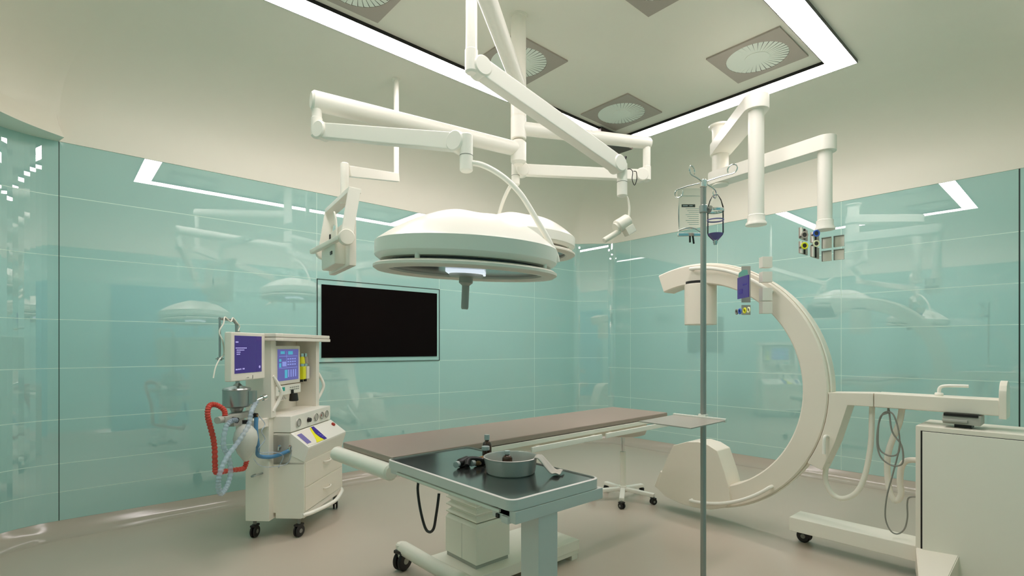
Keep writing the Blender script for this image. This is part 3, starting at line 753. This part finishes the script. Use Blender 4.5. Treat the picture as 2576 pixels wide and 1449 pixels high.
def hose(name, mt_, pts, r, rib=True, par=an, label=None, sm=14, amp=.16, every=2):
    P = catmull([AM(*p) for p in pts], sm)
    m = MB(); m.tube(P, r, 12, rf=(lambda i: r * (1 + (amp if (i // every) % 2 else -amp * .4))) if rib else None)
    return obj(name, m, mt_, par, label)
hose('red_hose', 'red', [(-.465, -.26, .89), (-.46, -.27, .925), (-.475, -.30, .955), (-.50, -.32, .962), (-.53, -.32, .945), (-.535, -.32, .90), (-.515, -.32, .842), (-.487, -.32, .768), (-.472, -.32, .695), (-.468, -.32, .60), (-.453, -.32, .552), (-.336, -.32, .536), (-.21, -.32, .515), (-.165, -.32, .515), (-.155, -.31, .56)], .014, label='red corrugated hose')
hose('clear_hose', 'clearhose', [(-.43, -.21, .862), (-.47, -.22, .862), (-.505, -.23, .83), (-.513, -.24, .727), (-.463, -.24, .647), (-.444, -.24, .548), (-.483, -.24, .476), (-.535, -.24, .452), (-.576, -.23, .508), (-.576, -.22, .58), (-.528, -.21, .661), (-.444, -.19, .738), (-.376, -.17, .822), (-.342, -.17, .903), (-.25, -.19, .957)], .0135, sm=16, label='translucent corrugated hose')
m = MB(); m.lathe([(0, .60), (.012, .60), (.018, .612), (.045, .65), (.064, .70), (.070, .74), (.062, .78), (.042, .808), (.02, .825), (.017, .84), (0, .84)], AM(-.355, -.20, 0), None, 32); obj('breathing_bag', m, 'bag', an, 'translucent white breathing bag')
m = MB(); m.cyl(AM(-.355, -.20, .828), AM(-.355, -.20, .852), .019, n=20); obj('bag_collar', m, 'black', an)
hose('blue_hose', 'blue', [(-.235, -.20, .852), (-.24, -.20, .80), (-.235, -.20, .74), (-.20, -.21, .66), (-.15, -.24, .60), (-.10, -.24, .573), (-.05, -.20, .562), (-.03, -.15, .575), (-.012, -.11, .592), (.005, -.10, .594)], .013, rib=False, label='smooth blue hose')
m = MB(); P = catmull([AM(*p) for p in [(-.225, -.19, .86), (-.17, -.18, .80), (-.21, -.18, .76), (-.17, -.18, .70), (-.21, -.2, .65), (-.15, -.22, .61), (-.09, -.2, .60), (-.05, -.16, .59), (-.03, -.13, .56), (-.02, -.17, .48)]], 8); m.tube(P, .0035, 8)
P = catmull([AM(*p) for p in [(-.30, -.18, .60), (-.20, -.20, .54), (-.08, -.2, .50), (-.01, -.12, .505), (-.005, -.09, .56), (-.01, -.085, .615), (.0, -.085, .625)]], 8); m.tube(P, .003, 8); obj('thin_tube', m, 'clearhose', an, 'thin clear sampling tube')
m = MB()
for b in (-.166, -.091): m.cyl(AM(.003, b, .625), AM(-.012, b, .625), .009, n=16); m.tube([AM(-.01, b, .625), AM(-.022, b, .622), AM(-.026, b, .60)], .004, 8)
m.cyl(AM(.002, -.10, .594), AM(-.01, -.10, .594), .018, n=20, mi=1); obj('gas_port', m, ['chrome', 'grey'], an)
m = MB(); m.tube([AM(-.055, -.26, .452), AM(-.10, -.27, .452), AM(-.12, -.29, .446), AM(-.10, -.31, .442), AM(-.055, -.31, .442)], .006, 8, smooth=4); obj('hook', m, 'steel', an)
m = MB(); m.tube([AM(-.285, -.30, 1.30), AM(-.285, -.30, 1.43), AM(-.30, -.30, 1.455), AM(-.335, -.30, 1.466), AM(-.455, -.30, 1.47)], .009, 10, smooth=4)
m.cyl(AM(-.455, -.30, 1.475), AM(-.455, -.30, 1.235), .006, n=12); m.cyl(AM(-.455, -.30, 1.24), AM(-.455, -.30, 1.22), .013, n=12)
m.ring(AM(-.455, -.30, 1.23), None, .02, .003, 20, 6); m.cyl(AM(-.285, -.29, 1.40), AM(-.285, -.29, 1.09), .012, n=12); obj('hose_support', m, 'steel', an, 'bent steel hose support rod')
m = MB(); P = catmull([AM(*p) for p in [(-.285, -.29, 1.40), (-.27, -.29, 1.43), (-.31, -.28, 1.45), (-.34, -.29, 1.48), (-.38, -.28, 1.455), (-.42, -.29, 1.48), (-.45, -.28, 1.44), (-.475, -.29, 1.39), (-.46, -.28, 1.34), (-.43, -.29, 1.29), (-.435, -.29, 1.25), (-.47, -.29, 1.23), (-.51, -.29, 1.18), (-.53, -.29, 1.12)]], 8); m.tube(P, .004, 8); obj('white_tube', m, 'white3', an, 'thin white tube wound round the support')

# ------------------------------------------------------------------ operating table
ot = thing('operating_table', 'long operating table with taupe mattress on a ribbed white pedestal', 'operating table', (1.79, 2.30, 0))
ang = math.radians(1.2)
def OT(x, y, z): # table frame: turned slightly about its near left corner
    v = RZ(ang) @ Vector((x, y, 0)); return Vector((1.035 + v.x, 1.905 + v.y, z))
RO = RZ(ang)
def obox(m, x0, x1, y0, y1, z0, z1, bev=0.0, mi=0): return m.box(OT((x0 + x1) / 2, (y0 + y1) / 2, (z0 + z1) / 2), (x1 - x0, y1 - y0, z1 - z0), RO, bev, mi)
m = MB(); obox(m, 0, 2.13, 0, .46, .822, .85, .007); obj('mattress', m, 'mattress', ot)
m = MB(); obox(m, -.005, 2.15, -.008, .468, .797, .820, .003); obox(m, .25, 1.95, .05, .41, .755, .797, .003); obj('bed_frame', m, 'white3', ot)
m = MB(); m.cyl(OT(-.012, .50, .792), OT(-.012, -.02, .792), .034, n=24, bev=.008); m.box(OT(.02, .23, .79), (.05, .46, .035), RO, .004); obj('head_roll', m, 'white3', ot)
for x0, x1 in [(.78, 1.36), (1.40, 2.12)]:
    for yy in (-.032, .478):
        m = MB(); obox(m, x0, x1, yy, yy + .014, .762, .792, .005)
        for xx in (x0 + .06, x1 - .06): obox(m, xx - .015, xx + .015, min(yy, .47) if yy > 0 else yy + .012, (yy + .002) if yy > 0 else 0, .768, .79)
        obj('side_rail', m, 'white', ot)
m = MB(); m.box2((1.675, 2.17, .14), (1.91, 2.46, .335), .004); m.prism([(1.675, 2.17, .335), (1.91, 2.17, .335), (1.91, 2.46, .335), (1.675, 2.46, .335)], U * .001)
m.box2((1.6745, 2.30, .14), (1.6755, 2.302, .335), mi=1)
obj('pedestal', m, ['white3', 'grey2'], ot)
m = MB(); m.box2((1.68, 2.18, .118), (1.905, 2.45, .142)); obj('pedestal_foot', m, 'grey2', ot)
m = MB()
def sq(cx, cy, hx, hy, z): return [(cx - hx, cy - hy, z), (cx + hx, cy - hy, z), (cx + hx, cy + hy, z), (cx - hx, cy + hy, z)]
cxp, cyp = 1.7925, 2.315; lv = []; z = .334; hx, hy = .118, .145
lv.append((hx, hy, z)); lv.append((hx - .012, hy - .012, z + .02))
nr = 10; z0 = .352
for k in range(nr):
    zz = z0 + k * .040; lv += [(hx - .022, hy - .026, zz), (hx - .002 , hy - .003, zz + .014), (hx - .002, hy - .003, zz + .020), (hx - .022, hy - .026, zz + .034)]
lv.append((hx - .03, hy - .036, .76))
prev = None
for (a, b, zz) in lv:
    ring = [m.bm.verts.new(p) for p in sq(cxp, cyp, a, b, zz)]
    if prev:
        for k in range(4): m.bm.faces.new([prev[k], prev[(k + 1) % 4], ring[(k + 1) % 4], ring[k]])
    else: m.bm.faces.new(ring[::-1])
    prev = ring
m.bm.faces.new(prev); obj('bellows', m, 'white3', ot, 'stepped bellows cover', ang=20)
m = MB(); m.box2((1.56, 2.10, .055), (2.42, 2.50, .118), .006); m.box2((2.21, 2.105, .03), (2.415, 2.17, .08), .004); m.box2((2.21, 2.43, .03), (2.415, 2.495, .08), .004)
m.box2((2.36, 2.11, .0), (2.41, 2.16, .035)); m.box2((2.36, 2.44, .0), (2.41, 2.49, .035)); obj('base', m, 'white3', ot)
m = MB(); m.tube([(1.53, 2.68, .125), (1.535, 2.55, .12), (1.56, 2.42, .10), (1.57, 2.25, .098), (1.56, 2.12, .11), (1.53, 1.98, .12)], .04, 14, smooth=4)
for y_ in (2.69, 1.97): m.cyl((1.525, y_, .155), (1.525, y_, .075), .034, n=20, bev=.008)
obj('base_crossbar', m, 'white3', ot)
caster(ot, (1.525, 2.68, 0), .058, .06, .3, 'black', 'grey2', .12); caster(ot, (1.525, 1.98, 0), .058, .06, .3, 'black', 'grey2', .12)

# ------------------------------------------------------------------ instrument table in front
it = thing('instrument_table', 'instrument table with dark polished top on one blue-grey leg', 'instrument table', (1.15, 1.16, 0))
def rrect(x0, x1, y0, y1, r, z, n=5):
    out = []
    for cx, cy, a0 in [(x1 - r, y1 - r, 0), (x0 + r, y1 - r, PI / 2), (x0 + r, y0 + r, PI), (x1 - r, y0 + r, 1.5 * PI)]:
        for k in range(n + 1):
            t = a0 + PI / 2 * k / n; out.append((cx + r * math.cos(t), cy + r * math.sin(t), z))
    return out
tx0, tx1, ty0, ty1 = .953, 1.345, 1.075, 1.80
m = MB(); m.prism(rrect(tx0 + .006, tx1 - .006, ty0 + .006, ty1 - .006, .026, .862), U * .006, 0); obj('top_surface', m, 'tabletop', it, 'dark mirror-polished top')
m = MB(); o_ = rrect(tx0, tx1, ty0, ty1, .03, 0); i_ = rrect(tx0 + .007, tx1 - .007, ty0 + .007, ty1 - .007, .024, 0)
n = len(o_); rows = [[m.bm.verts.new((p[0], p[1], z)) for p in pp] for pp, z in [(o_, .840), (o_, .870), (i_, .872), (i_, .860)]]
for a, b in zip(rows, rows[1:]):
    for k in range(n): m.bm.faces.new([a[k], a[(k + 1) % n], b[(k + 1) % n], b[k]])
m.bm.faces.new(rows[0]); obj('rim', m, 'bluegrey', it)
m = MB(); m.box2((tx0 + .012, ty0 + .02, .818), (tx1 - .012, ty1 - .012, .841), .003); m.box2((tx0 + .004, ty0 + .06, .824), (tx0 + .014, ty1 - .07, .833), .002, mi=1)
m.box2((tx0 + .012, ty0 - .003, .802), (tx1 + .008, ty0 + .10, .839), .004); m.box2((tx0 + .003, ty0 + .02, .80), (tx0 + .03, ty0 + .05, .82), .002)
m.box2((tx0 + .006, ty0 + .065, .806), (tx0 + .012, ty0 + .078, .818), .001, mi=2); obj('under_frame', m, ['bluegrey', 'white2', 'black'], it)
m = MB(); m.box2((1.068, 1.085, .06), (1.152, 1.165, .82), .006); obj('leg', m, 'bluegrey', it)
m = MB(); m.box2((.98, 1.07, .03), (1.25, 1.19, .065), .01); m.box2((.97, .92, .03), (1.03, 1.34, .06), .01); m.box2((1.20, .92, .03), (1.26, 1.34, .06), .01)
obj('base', m, 'bluegrey', it)
for x_, y_ in [(1.0, .94), (1.0, 1.32), (1.23, .94), (1.23, 1.32)]:
    caster(it, (x_, y_, 0), .02, .02, .2, topz=.035)
m = MB(); m.tube([(1.01, 1.66, .80), (1.005, 1.655, .77), (1.0, 1.63, .71), (.995, 1.59, .655), (.992, 1.555, .648), (.99, 1.525, .67), (.99, 1.51, .72), (.99, 1.50, .76), (.995, 1.50, .795)], .005, 8, smooth=5); obj('hanging_cord', m, 'black', it, 'black cord loop under the table')

# ------------------------------------------------------------------ things on the instrument table (top surface z=0.868)
ZT = .868
bs = thing('basin', 'round grey steel basin standing on the instrument table', 'basin', (1.182, 1.338, ZT))
m = MB(); m.lathe([(0, ZT), (.080, ZT), (.084, ZT + .004), (.0915, ZT + .052), (.094, ZT + .055), (.091, ZT + .0565), (.088, ZT + .052), (.081, ZT + .007), (0, ZT + .004)], (1.182, 1.338, 0), None, 64); obj('bowl', m, 'basin', bs)
def bottle(name, label, p, d, L, r, mt_, capm='cap', rc=None, cat='bottle', group=None):
    d = Vector(d).normalized(); p = Vector(p); R = frame_from(d); rc = rc or r * .55
    t = thing(name, label, cat, tuple(p), 0, group)
    m = MB(); m.lathe([(0, 0), (r * .85, 0), (r, r * .15), (r, L * .62), (r * .8, L * .72), (r * .45, L * .77), (r * .45, L * .84), (0, L * .84)], p, R, 24); obj('glass_body', m, mt_, t)
    m = MB(); m.lathe([(0, L * .82), (rc, L * .82), (rc * 1.05, L * .9), (rc, L), (0, L)], p, R, 20); obj('cap', m, capm, t)
    return t
rr = Vector((RT.x, RT.y, 0))
pt = FW * 1.93 + RT * (-.0935)
bottle('medicine_bottle', 'upright brown medicine bottle standing behind the basin', (pt.x, pt.y, ZT), (0, 0, 1), .105, .0175, 'amber')
pt = FW * 1.86 + RT * (-.095)
bottle('glass_vial', 'small clear vial with grey cap between brown bottle and basin', (pt.x, pt.y, ZT), (0, 0, 1), .075, .008, 'clearglass', 'cap', .014, 'vial')
pt = FW * 1.795 + RT * (-.0165)
bottle('medicine_bottle', 'amber medicine bottle standing inside the steel basin', (pt.x, pt.y, ZT + .006), (0, 0, 1), .066, .018, 'amber')
p0_ = FW * 1.90 + RT * (-.165)
bottle('medicine_bottle', 'black bottle lying flat, leftmost on the instrument table', (p0_.x, p0_.y, ZT + .0165), -FW * .9 - RT * .38, .085, .016, 'black', 'cap', .011)
p0_ = FW * 1.91 + RT * (-.100)
bottle('medicine_bottle', 'amber bottle lying flat between black bottle and basin', (p0_.x, p0_.y, ZT + .0165), -FW * .72 - RT * .5, .08, .016, 'amberl', 'cap', .011)
m = MB(); a_ = FW * 1.83 + RT * (-.16); b_ = FW * 1.88 + RT * (-.105)
m.tube([Vector((a_.x, a_.y, ZT + .012)), Vector((a_.x + .02, a_.y + .01, ZT + .03)), Vector((b_.x - .01, b_.y, ZT + .022)), Vector((b_.x, b_.y, ZT + .010))], .010, 10, smooth=4)
tag(obj('black_clamp', m, 'black', None, origin=(a_.x, a_.y, ZT)), 'small black curved grip lying between the two fallen bottles', 'clamp')
# cloth over the basin edge
cb = Vector((1.182, 1.338, 0)); dr = (RT * .95 - FW * .22).normalized(); sdv = Vector((-dr.y, dr.x, 0))
prof = [(.03, ZT + .012), (.06, ZT + .02), (.080, ZT + .045), (.092, ZT + .062), (.104, ZT + .055), (.122, ZT + .034), (.140, ZT + .013), (.152, ZT + .006), (.166, ZT + .009), (.176, ZT + .007)]
m = MB(); pc = catmull([Vector((a, 0, b)) for a, b in prof], 4); rows = []
for i, p in enumerate(pc):
    row = []
    for j in range(9):
        v = (j / 8 - .5); fl = .004 * math.sin(v * 7 + i * .18) * (i / len(pc))
        w_ = .050 + .018 * i / len(pc)
        row.append(m.bm.verts.new(cb + dr * (p.x + .01 * v * (i / len(pc))) + sdv * (v * w_) + U * (p.z + max(fl, -.002) - .010 * (v * 2) ** 2 * (1 if p.x < .10 else 0) * .4)))
    rows.append(row)
for a, b in zip(rows, rows[1:]):
    for j in range(8): m.bm.faces.new([a[j], a[j + 1], b[j + 1], b[j]])
co = obj('cloth', m, 'cloth', None, origin=(1.25, 1.29, ZT)); tag(co, 'grey cloth draped over the right edge of the basin', 'cloth')
sm = co.modifiers.new('thickness', 'SOLIDIFY'); sm.thickness = .0025; sm.offset = 1

# ------------------------------------------------------------------ stool
st = thing('stool', 'round wheeled stool with taupe seat behind the operating table', 'stool', (3.633, 2.668, 0))
sx, sy = 3.633, 2.668
m = MB(); m.lathe([(0, .555), (.15, .555), (.185, .566), (.195, .59), (.195, .605), (.18, .622), (.14, .628), (0, .628)], (sx, sy, 0), None, 48); obj('seat', m, 'seatgrey', st)
m = MB(); m.cyl((sx, sy, .40), (sx, sy, .556), .014, n=20); m.cyl((sx, sy, .548), (sx, sy, .556), .08, n=20); obj('gas_lift', m, 'chrome', st)
m = MB(); m.cyl((sx, sy, .09), (sx, sy, .41), .025, n=24, bev=.003); obj('column', m, 'white3', st)
m = MB()
a0 = math.atan2(2.532 - sy, 3.433 - sx)
angs = [a0 + 2 * PI * k / 5 + .0 for k in range(5)]
for t in angs:
    d = Vector((math.cos(t), math.sin(t), 0)); m.bar(Vector((sx, sy, .095)), Vector((sx, sy, .075)) + d * .27, .042, .032, .009)
m.cyl((sx, sy, .07), (sx, sy, .12), .035, n=24); obj('star_base', m, 'white', st)
for t in angs:
    d = Vector((math.cos(t), math.sin(t), 0)); p = Vector((sx, sy, 0)) + d * .262; caster(st, p, .026, .04, t + .8, topz=.07)

# ------------------------------------------------------------------ C-arm
ca = thing('c_arm', 'large mobile x-ray unit with a C shaped arm and square cabinet', 'x-ray machine', (3.9, .6, 0))
XN, XF = 3.63, 3.79; YC, ZCn, RO_, RI_ = 2.016, 1.016, .909, .761
def yzp(y, z, x=XN): return Vector((x, y, z))
def pol(r, a, x=XN): # a measured from +y axis, counter-clockwise towards +z
    return Vector((x, YC + r * math.cos(a), ZCn + r * math.sin(a)))
A0, A1 = math.radians(68), math.radians(262 + 0)
# ring runs from the top-left end (68 deg) over the top and round the right side to the bottom
a0, a1 = math.radians(70.5), math.radians(292)
def ring_seg(ri, ro, x0, x1, a0, a1, n=72, bev=True):
    m = MB(); rows = []
    bv = .008
    prof = [(ri + bv, x0), (ro - bv, x0), (ro, x0 + bv), (ro, x1 - bv), (ro - bv, x1), (ri + bv, x1), (ri, x1 - bv), (ri, x0 + bv)]
    for k in range(n + 1):
        t = a0 + (a1 - a0) * k / n; rows.append([m.bm.verts.new(pol(r, t, x)) for r, x in prof])
    L = len(prof)
    for p, q_ in zip(rows, rows[1:]):
        for k in range(L): m.bm.faces.new([p[k], p[(k + 1) % L], q_[(k + 1) % L], q_[k]])
    m.bm.faces.new(rows[0]); m.bm.faces.new(rows[-1][::-1]); return m
ringm = ring_seg(RI_, RO_, XN, XF, a0, a1)
obj('c_ring', ringm, 'carm', ca, 'C shaped ring')
obj('outer_track', ring_seg(RO_ - .004, RO_ + .010, XN + .035, XN + .06, math.radians(80), math.radians(262)), 'white3', ca)
# x-ray tube housing at the lower end
hp = [(2.321, .171), (2.24, .12), (2.117, .095), (2.0, .09), (1.87, .105), (1.76, .145), (1.72, .19), (1.738, .31), (1.765, .40), (1.818, .545), (1.89, .578), (1.966, .590), (2.06, .578), (2.176, .535), (2.235, .42), (2.29, .28)]
m = MB(); m.prism([yzp(y, z, XN - .02) for y, z in hp], Vector((XF - XN + .04, 0, 0)), .006); obj('tube_housing', m, 'carm', ca, 'bulky tube housing at the lower end')
m = MB(); m.cyl((3.71, 2.003, 1.47), (3.71, 2.003, 1.78), .117, n=48, bev=.004); det = obj('detector', m, 'carm', ca, 'round detector under the top end')
m = MB(); m.cyl((3.71, 2.003, 1.772), (3.71, 2.003, 1.80), .112, n=48); obj('gap_ring', m, 'black', det)
for s0, s1 in [(90, 131), (229, 270)]:
    m = MB(); n = 16
    P = [pol(.872, math.radians(s0 + (s1 - s0) * k / n), XN - .045) for k in range(n + 1)]
    P = [pol(.872, math.radians(s0), XN + .005)] + P + [pol(.872, math.radians(s1), XN + .005)]
    m.tube(P, .0125, 12); obj('hand_rail', m, 'white', ca)
# horizontal carriage
m = MB()
ypts = [(1.110, 1.014), (.868, 1.026), (.868, .946), (1.000, .944), (1.07, .70), (1.142, .520), (1.222, .552)]
for k in range(0, 9):
    t = math.radians(210 + (181 - 210) * k / 8); ypts.append((YC + (RO_ + .004) * math.cos(t), ZCn + (RO_ + .004) * math.sin(t)))
m.prism([yzp(y, z) for y, z in ypts], Vector((.155, 0, 0)), .004); obj('arm_bracket', m, 'carm', ca)
m = MB(); m.box2((XN, .32, .944), (XN + .155, .866, 1.028), .008); obj('horizontal_arm', m, 'carm', ca)
m = MB(); pe = []
for k in range(9):
    t = PI * k / 8; pe.append((XN + .078 + .08 * math.cos(t), .295, 1.045 + .08 * math.sin(t)))
pe = [(XN - .002, .295, .93)] + [(p[0], p[1], p[2]) for p in pe[::-1]] + [(XN + .158, .295, .93)]
m.prism(pe, (0, .03, 0), .004); obj('end_plate', m, 'carm', ca)
m = MB(); m.cyl((3.70, .575, 1.026), (3.70, .575, 1.045), .02, n=20, bev=.004); m.tube([(3.70, .575, 1.04), (3.70, .572, 1.07), (3.70, .55, 1.084), (3.70, .48, 1.088), (3.70, .45, 1.088)], .009, 10, smooth=4); obj('lock_lever', m, 'white', ca)
m = MB(); m.box2((3.60, .39, .888), (3.74, .545, .938), .004, mi=0); m.box2((3.595, .40, .930), (3.74, .54, .945), .0, mi=1); m.box2((3.63, .43, .84), (3.72, .50, .892), 0, mi=1)
m.box2((3.58, .44, .90), (3.60, .545, .914), .004, mi=0); obj('swivel_block', m, ['grey2', 'black'], ca)
m = MB(); m.tube([(3.64, 1.108, .735), (3.60, 1.11, .745), (3.585, 1.113, .735), (3.583, 1.115, .70), (3.583, 1.115, .635)], .010, 10, smooth=4); obj('brake_handle', m, 'white', ca)
def yzt(name, pts, x, r, mt_, sm=6, label=None):
    m = MB(); m.tube([Vector((x, y, z)) for y, z in pts], r, 12, smooth=sm); return obj(name, m, mt_, ca, label)
yzt('cable_hose', [(1.13, .56), (1.142, .50), (1.139, .43), (1.101, .365), (1.041, .352), (.971, .406), (.927, .52), (.898, .706), (.892, .86), (.890, .95)], 3.70, .0155, 'white3', label='thick white hose hanging in a loop')
yzt('cable_hose', [(.746, .95), (.761, .851), (.797, .741), (.817, .644), (.817, .525), (.803, .433), (.776, .392), (.753, .432), (.757, .513), (.749, .600), (.717, .641), (.64, .65)], 3.72, .0165, 'white3', label='thick white hose bending to the cabinet')
P = [(.802, .915), (.841, .884), (.853, .776), (.845, .695), (.8, .664), (.756, .68), (.743, .733), (.749, .824), (.771, .902), (.798, .921), (.829, .904), (.851, .835), (.857, .728), (.837, .649), (.783, .611), (.737, .623), (.726, .667), (.737, .738), (.781, .809), (.798, .93)]
m = MB(); m.tube(catmull([Vector((3.655 + .012 * math.sin(i * .7), y, z)) for i, (y, z) in enumerate(P)], 6), .0045, 8)
m.tube(catmull([Vector((3.65, y, z)) for y, z in [(.741, .756), (.756, .662), (.781, .542), (.806, .421), (.813, .302), (.79, .233), (.756, .219), (.722, .256), (.708, .328), (.709, .407), (.697, .444), (.64, .457)]], 6), .0042, 8)
m.cyl((3.66, .80, .95), (3.66, .80, .91), .006, n=10); obj('coiled_cable', m, 'grey', ca, 'thin grey coiled cable')
# cabinet
CX = 3.56
m = MB(); m.box2((CX, .10, .10), (CX + .36, .655, .868), .006); cab = obj('cabinet', m, 'carm', ca)
m = MB(); m.box2((CX - .002, .222, .0), (CX + .002, .628, .0)) if False else None
m.box2((CX - .0015, .218, .13), (CX + .003, .632, .842), 0); obj('door_gap', m, 'black', cab)
m = MB(); m.box2((CX - .006, .2215, .05), (CX + .004, .6235, .839), .002); obj('cabinet_door', m, 'white3', cab)
m = MB(); m.box2((XN - .03, .60, .10), (XF - .0, 1.325, .190), .006); m.box2((XN - .02, .12, .08), (XN + .3, .62, .13), .004); obj('base_leg', m, 'white3', ca)
m = MB()
tr = [Vector((CX - .01, .655, .205)), Vector((CX - .01, .470, .205)), Vector((CX - .14, .54, .115)), Vector((CX - .24, .56, .09))]
b = bmesh.new()
tp = [Vector((CX + .03, .66, .208)), Vector((CX + .0, .47, .208)), Vector((CX - .22, .50, .095)), Vector((CX - .22, .60, .095))]
bt = [Vector((v.x, v.y, .05)) for v in tp]
v1 = [b.verts.new(v) for v in tp]; v2 = [b.verts.new(v) for v in bt]; b.faces.new(v1); b.faces.new(v2[::-1])
for k in range(4): b.faces.new([v1[k], v2[k], v2[(k + 1) % 4], v1[(k + 1) % 4]])
bmesh.ops.recalc_face_normals(b, faces=b.faces[:]); bmesh.ops.bevel(b, geom=b.edges[:], offset=.004, segments=2, affect='EDGES'); m.merge(b)
obj('stabiliser_foot', m, 'carm', ca)
caster(ca, (XN + .125, 1.285, 0), .042, .06, 1.57, topz=.105)
caster(ca, (CX - .18, .55, 0), .024, .03, .3, topz=.055); caster(ca, (CX + .28, .2, 0), .04, .05, 1.57, topz=.1)

# ------------------------------------------------------------------ infusion stand
PX, PY = 1.816, .969
iv = thing('infusion_stand', 'tall steel infusion stand with four hooks and a side tray', 'infusion stand', (PX, PY, 0))
m = MB(); m.cyl((PX, PY, .08), (PX, PY, 1.905), .0105, n=24); obj('pole', m, 'pole', iv)
m = MB(); m.cyl((PX, PY, 1.895), (PX, PY, 1.925), .013, n=20, bev=.003); pp = Vector((PX, PY, 1.915))
def hookend(v):
    e_ = pp + v; d = v.normalized(); out = [pp, pp + v * .6 + U * .002, e_]
    for k in range(1, 11):
        t = k / 10 * 1.65 * PI; out.append(e_ + d * (.017 * math.sin(t)) + U * (-.017 * (1 - math.cos(t)) * (-1 if v.z > 0 else 1)))
    return out
hv = [RT * -.058 - FW * .045 + U * .012, RT * .083 - FW * .06 + U * .012, RT * -.069 + FW * .07 - U * .003, RT * .0735 + FW * .08 - U * .002]
for v in hv: m.tube(hookend(v), .0022, 8)
obj('hooks', m, 'chrome', iv)
m = MB(); m.cyl((PX, PY, 1.80), (PX, PY, 1.83), .015, n=20, bev=.003); cpx = Vector((PX, PY, 1.815)); m.cyl(cpx, cpx + RT * .028, .005, n=12); m.cyl(cpx + RT * .022 - FW * .012 + U * .004, cpx + RT * .026 + FW * .012 - U * .004, .008, n=12); obj('clamp', m, 'steel', iv)
m = MB(); zt = 1.034
m.prism([(1.555, 1.073, zt), (1.548, .868, zt), (1.797, .876, zt), (1.803, 1.083, zt)], U * .003); obj('tray', m, 'tray', iv, 'thin flat sheet tray')
m = MB(); m.box2((1.797, .875, 1.030), (1.808, 1.085, 1.043), .002); m.box2((1.805, .955, 1.022), (1.83, .985, 1.05), .003); obj('tray_bracket', m, 'white', iv)
m = MB()
for k in range(5):
    t = 2 * PI * k / 5 + .4; m.bar(Vector((PX, PY, .10)), Vector((PX + .28 * math.cos(t), PY + .28 * math.sin(t), .06)), .025, .02, .004)
m.cyl((PX, PY, .07), (PX, PY, .13), .025, n=20); obj('foot', m, 'steel', iv)
for k in range(5):
    t = 2 * PI * k / 5 + .4; caster(iv, (PX + .275 * math.cos(t), PY + .275 * math.sin(t), 0), .024, .025, t, topz=.06)
# infusion bag
bc = Vector((PX, PY, 0)) + FW * .07 + RT * -.026
ib = thing('infusion_bag', 'clear infusion bag hanging from the left hook of the stand', 'infusion bag', (bc.x, bc.y, 1.90))
m = MB(); nz = 14; na = 24; rings = []
for i in range(nz + 1):
    f = i / nz; z = 1.885 - .152 * f
    hw = .041 + .004 * math.sin(f * PI); th = .002 + .017 * math.sin(min(1, f * 1.12) ** 1.3 * PI * .93 + .05)
    if i == nz: th = .003
    rings.append([m.bm.verts.new(bc + RT * hw * math.cos(2 * PI * k / na) + FW * max(th, .002) * math.sin(2 * PI * k / na) + U * z) for k in range(na)])
for a, b in zip(rings, rings[1:]):
    for k in range(na): m.bm.faces.new([a[k], a[(k + 1) % na], b[(k + 1) % na], b[k]])
m.bm.faces.new(rings[0][::-1]); m.bm.faces.new(rings[-1]); obj('bag_body', m, 'clearbag', ib)
m = MB(); m.box(bc - FW * .0 + U * 1.898, (.095, .002, .03), RV, 0); obj('top_seam', m, 'clearbag', ib)
m = MB(); m.box(bc - FW * .0175 + RT * -.012 + U * 1.842, (.052, .001, .011), RV, 0); m.box(bc - FW * .0182 + RT * -.024 + U * 1.842, (.018, .0006, .004), RV, 0, mi=1); m.box(bc - FW * .0182 + RT * -.002 + U * 1.842, (.012, .0006, .004), RV, 0, mi=1)
for k in range(9): m.box(bc - FW * (.0195) + RT * (.002 + .003 * (k % 3)) + U * (1.830 - k * .0075), (.05 - .006 * (k % 3), .0006, .0012), RV, 0, mi=2)
obj('printed_label', m, ['seam', 'cap', 'teal'], ib)
m = MB(); m.box(bc + U * 1.735, (.094, .012, .014), RV, .003)
m.tube([bc - RT * .045 + U * 1.75, bc - RT * .02 + U * 1.757 - FW * .012, bc + RT * .01 + U * 1.757 - FW * .012, bc + RT * .043 + U * 1.745], .0025, 8, smooth=5); obj('lower_seam', m, 'chrome', ib)
m = MB(); m.cyl(bc + U * 1.73, bc + U * 1.705 , .0035, n=10); m.cyl(bc + RT * .011 + U * 1.73, bc + RT * .015 + U * 1.70, .0035, n=10); obj('ports', m, 'black', ib)
# drip bottle
dc = Vector((PX, PY, 0)) + FW * .085 + RT * .0786
db = thing('infusion_bottle', 'clear round bottle with violet liquid hanging right of the pole', 'infusion bottle', (dc.x, dc.y, 1.90))
m = MB(); m.lathe([(0, 1.895), (.010, 1.893), (.022, 1.872), (.030, 1.845), (.0305, 1.84), (.0305, 1.745), (.027, 1.735), (.014, 1.72), (.006, 1.712), (.005, 1.70), (0, 1.70)], dc, None, 36); obj('glass_body', m, 'clearglass', db)
m = MB(); m.lathe([(.0312, 1.838), (.0325, 1.834), (.0312, 1.826), (.0300, 1.834)], dc, None, 36, closed=True); obj('collar_band', m, 'chrome', db)
m = MB(); m.lathe([(0, 1.742), (.0282, 1.742), (.0250, 1.7365), (.013, 1.722), (0, 1.716)], dc, None, 36); obj('liquid', m, 'liquid', db)
m = MB(); m.lathe([(.0309, 1.797), (.0318, 1.795), (.0309, 1.792), (.030, 1.795)], dc, None, 36, closed=True); obj('blue_band', m, 'violet', db)
m = MB(); m.cyl(dc + U * 1.712, dc + U * 1.698, .010, .006, n=14); obj('outlet', m, 'chrome', db)
